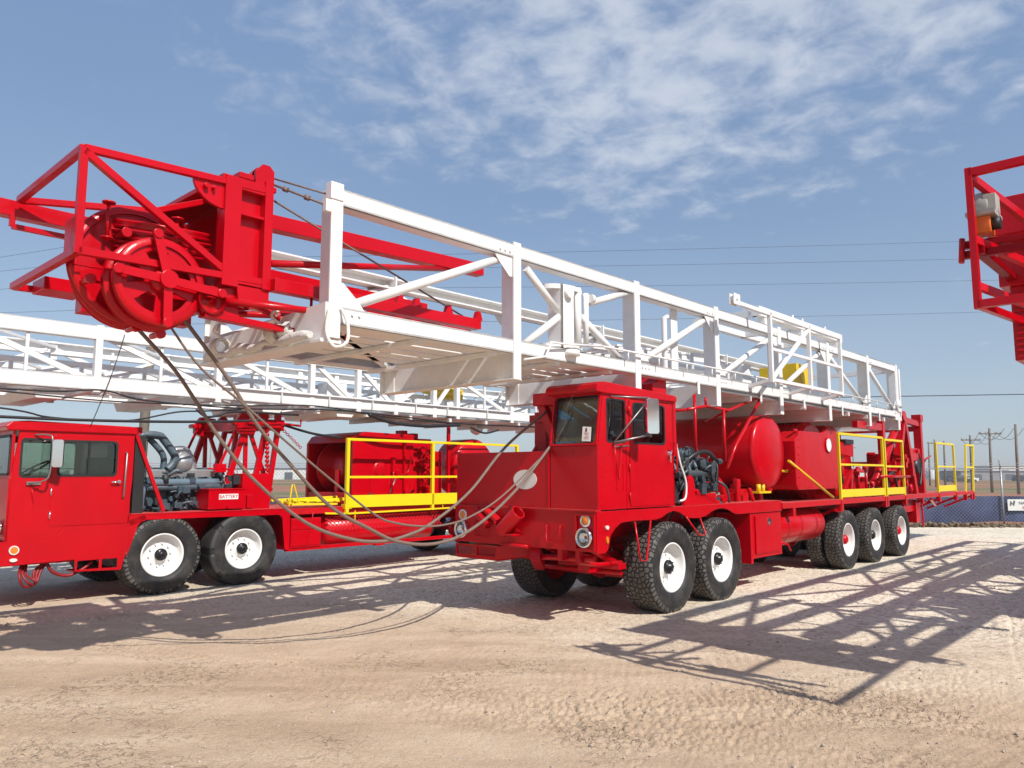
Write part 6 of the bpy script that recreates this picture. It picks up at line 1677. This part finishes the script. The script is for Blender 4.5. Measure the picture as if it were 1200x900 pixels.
def far_car(x, y, mat, label, truck=False):
    e = empty('parked_car', (x, y, -.25)); m = MB()
    m.plate([[(-2.4, .35), (2.4, .35), (2.4, .95), (1.3, 1.05), (.8, 1.6), (-.9 if truck else -1.9, 1.6), (-1.1 if truck else -2.3, 1.0), (-2.4, 1.0)]], (0, 0, 0), (1, 0, 0), (0, 0, 1), -1.8); m.build('body', mat, e, .08)
    m = MB()
    for u in (-1.5, 1.5): m.cyl((u, -.02, .33), (0, 1, 0), .34, .2, 14)
    m.build('tyre', BLACK, e)
    m = MB(); m.box(-.8, .7, -.03, -.01, 1.08, 1.5); m.build('window', BLACKISH, e)
    tag(e, label, 'car', 'vehicles parked on the horizon')


CARW = paint('car_white', (.75, .75, .75), .3)
CARD = paint('car_dark', (.04, .05, .06), .3)
far_car(87, 150, CARD, 'dark car on the horizon between the two end yellow railings')
far_car(112, 168, CARD, 'dark car at the left end of the row of horizon vehicles')
far_car(118, 168, CARW, 'white pickup second from left in the horizon row', True)
far_car(124, 169, CARW, 'white car third in the horizon row, right of the white pickup')
far_car(131, 168, CARW, 'white pickup at the right end of the horizon row', True)
far_car(99, 168, CARW, 'white pickup left of the dark car at the start of the horizon row', True)
far_car(140, 172, CARD, 'dark pickup at the right edge behind the sign', True)
shed(150, 330, 50, 14, 6.0, SHW, 'largest white shed on the horizon above the fence sign')
for i, (x, y) in enumerate(((104, 175), (116, 172), (127, 174), (137, 178))):
    e = empty('storage_tank', (x, y + 60, -.3)); q = MB(); q.lathe([(.01, 3.2), (1.6, 3.0), (1.7, 2.9), (1.7, 0)], (0, 0, 0), (0, 0, 1), 20); q.build('tank_shell', (SHW, SHB)[i % 2], e); q = MB(); q.tube([(1.8, 0, 0), (1.8, 0, 3.2)], .08, 6); q.build('ladder', GALV, e)
    tag(e, ('leftmost white', 'second, tan', 'third, white', 'rightmost tan')[i] + ' storage tank on the horizon beyond the parked vehicles', 'storage tank', 'storage tanks on the horizon')
for k, (x, lb) in enumerate(((84, 'far pole left of the railings, standing at the field edge'), (150, 'far pole at the right edge beyond the sign'))):
    pole(x, 190, 8.5, .12, [(8, .9)], 0, lb)
# weeds along the fence foot
q = MB(); rnd = random.Random(21)
for i in range(900):
    x = rnd.uniform(9, 26); y = 24.75 + rnd.uniform(-.25, .3); h = rnd.uniform(.08, .30) * (1 if math.sin(x * 1.3) > 0 else .45); a = rnd.uniform(0, 6.28); dx = .012 * math.cos(a); dy = .012 * math.sin(a); lx = rnd.uniform(-.08, .08)
    q.add([(x - dx, y - dy, 0), (x + dx, y + dy, 0), (x + lx, y, h)], [(0, 1, 2)])
tag(q.build('weeds', paint('dry_weeds', (.22, .20, .09), .9, var=.4, vscale=2), fixn=False), kind='stuff')
# low mast lights far left
for x, h, lb in ((-88, 16, 'tall slim light mast on the horizon behind the left rig engine'), (-98, 9, 'short light mast on the horizon nearer the muffler'), (-80, 8, 'short light mast on the horizon left of the mast rest tower')):
    e = empty('light_mast', (x, 225, 0)); m = MB(); m.tube([(0, 0, 0), (0, 0, h)], .12, 6); m.build('shaft', GALV, e); m = MB(); m.box(-.8, .8, -.2, .2, h, h + .3); m.build('lamp_head', GALV, e); tag(e, lb, 'light mast', 'light masts on the horizon')
# far tree line and scrub
m = MB(); rnd = random.Random(2)
for i in range(900):
    x = rnd.uniform(-420, 420); y = rnd.uniform(330, 420); r = rnd.uniform(1.0, 2.6)
    m.blob((x, y, -.4 + r * .3), r, (1.4, 1, .9), i, .5, 1)
tag(m.build('scrub', paint('far_scrub', (.085, .095, .060), .95, var=.4, vscale=.4)), kind='stuff')

# ---------------------------------------------------------------- dusty air
hz = MB().box(-460, 460, -40, 440, -2.0, 18.0).build('haze', None or GROUND)
hz.data.materials.clear()
hm, hn, hl_ = newmat('haze')
ho = N(hn, 'ShaderNodeOutputMaterial'); hv = N(hn, 'ShaderNodeVolumePrincipled')
hv.inputs['Color'].default_value = (.88, .92, 1.0, 1); hv.inputs['Density'].default_value = 0.0006; hv.inputs['Anisotropy'].default_value = .3
hl_.new(hv.outputs[0], ho.inputs['Volume'])
hz.data.materials.append(hm); tag(hz, kind='stuff')
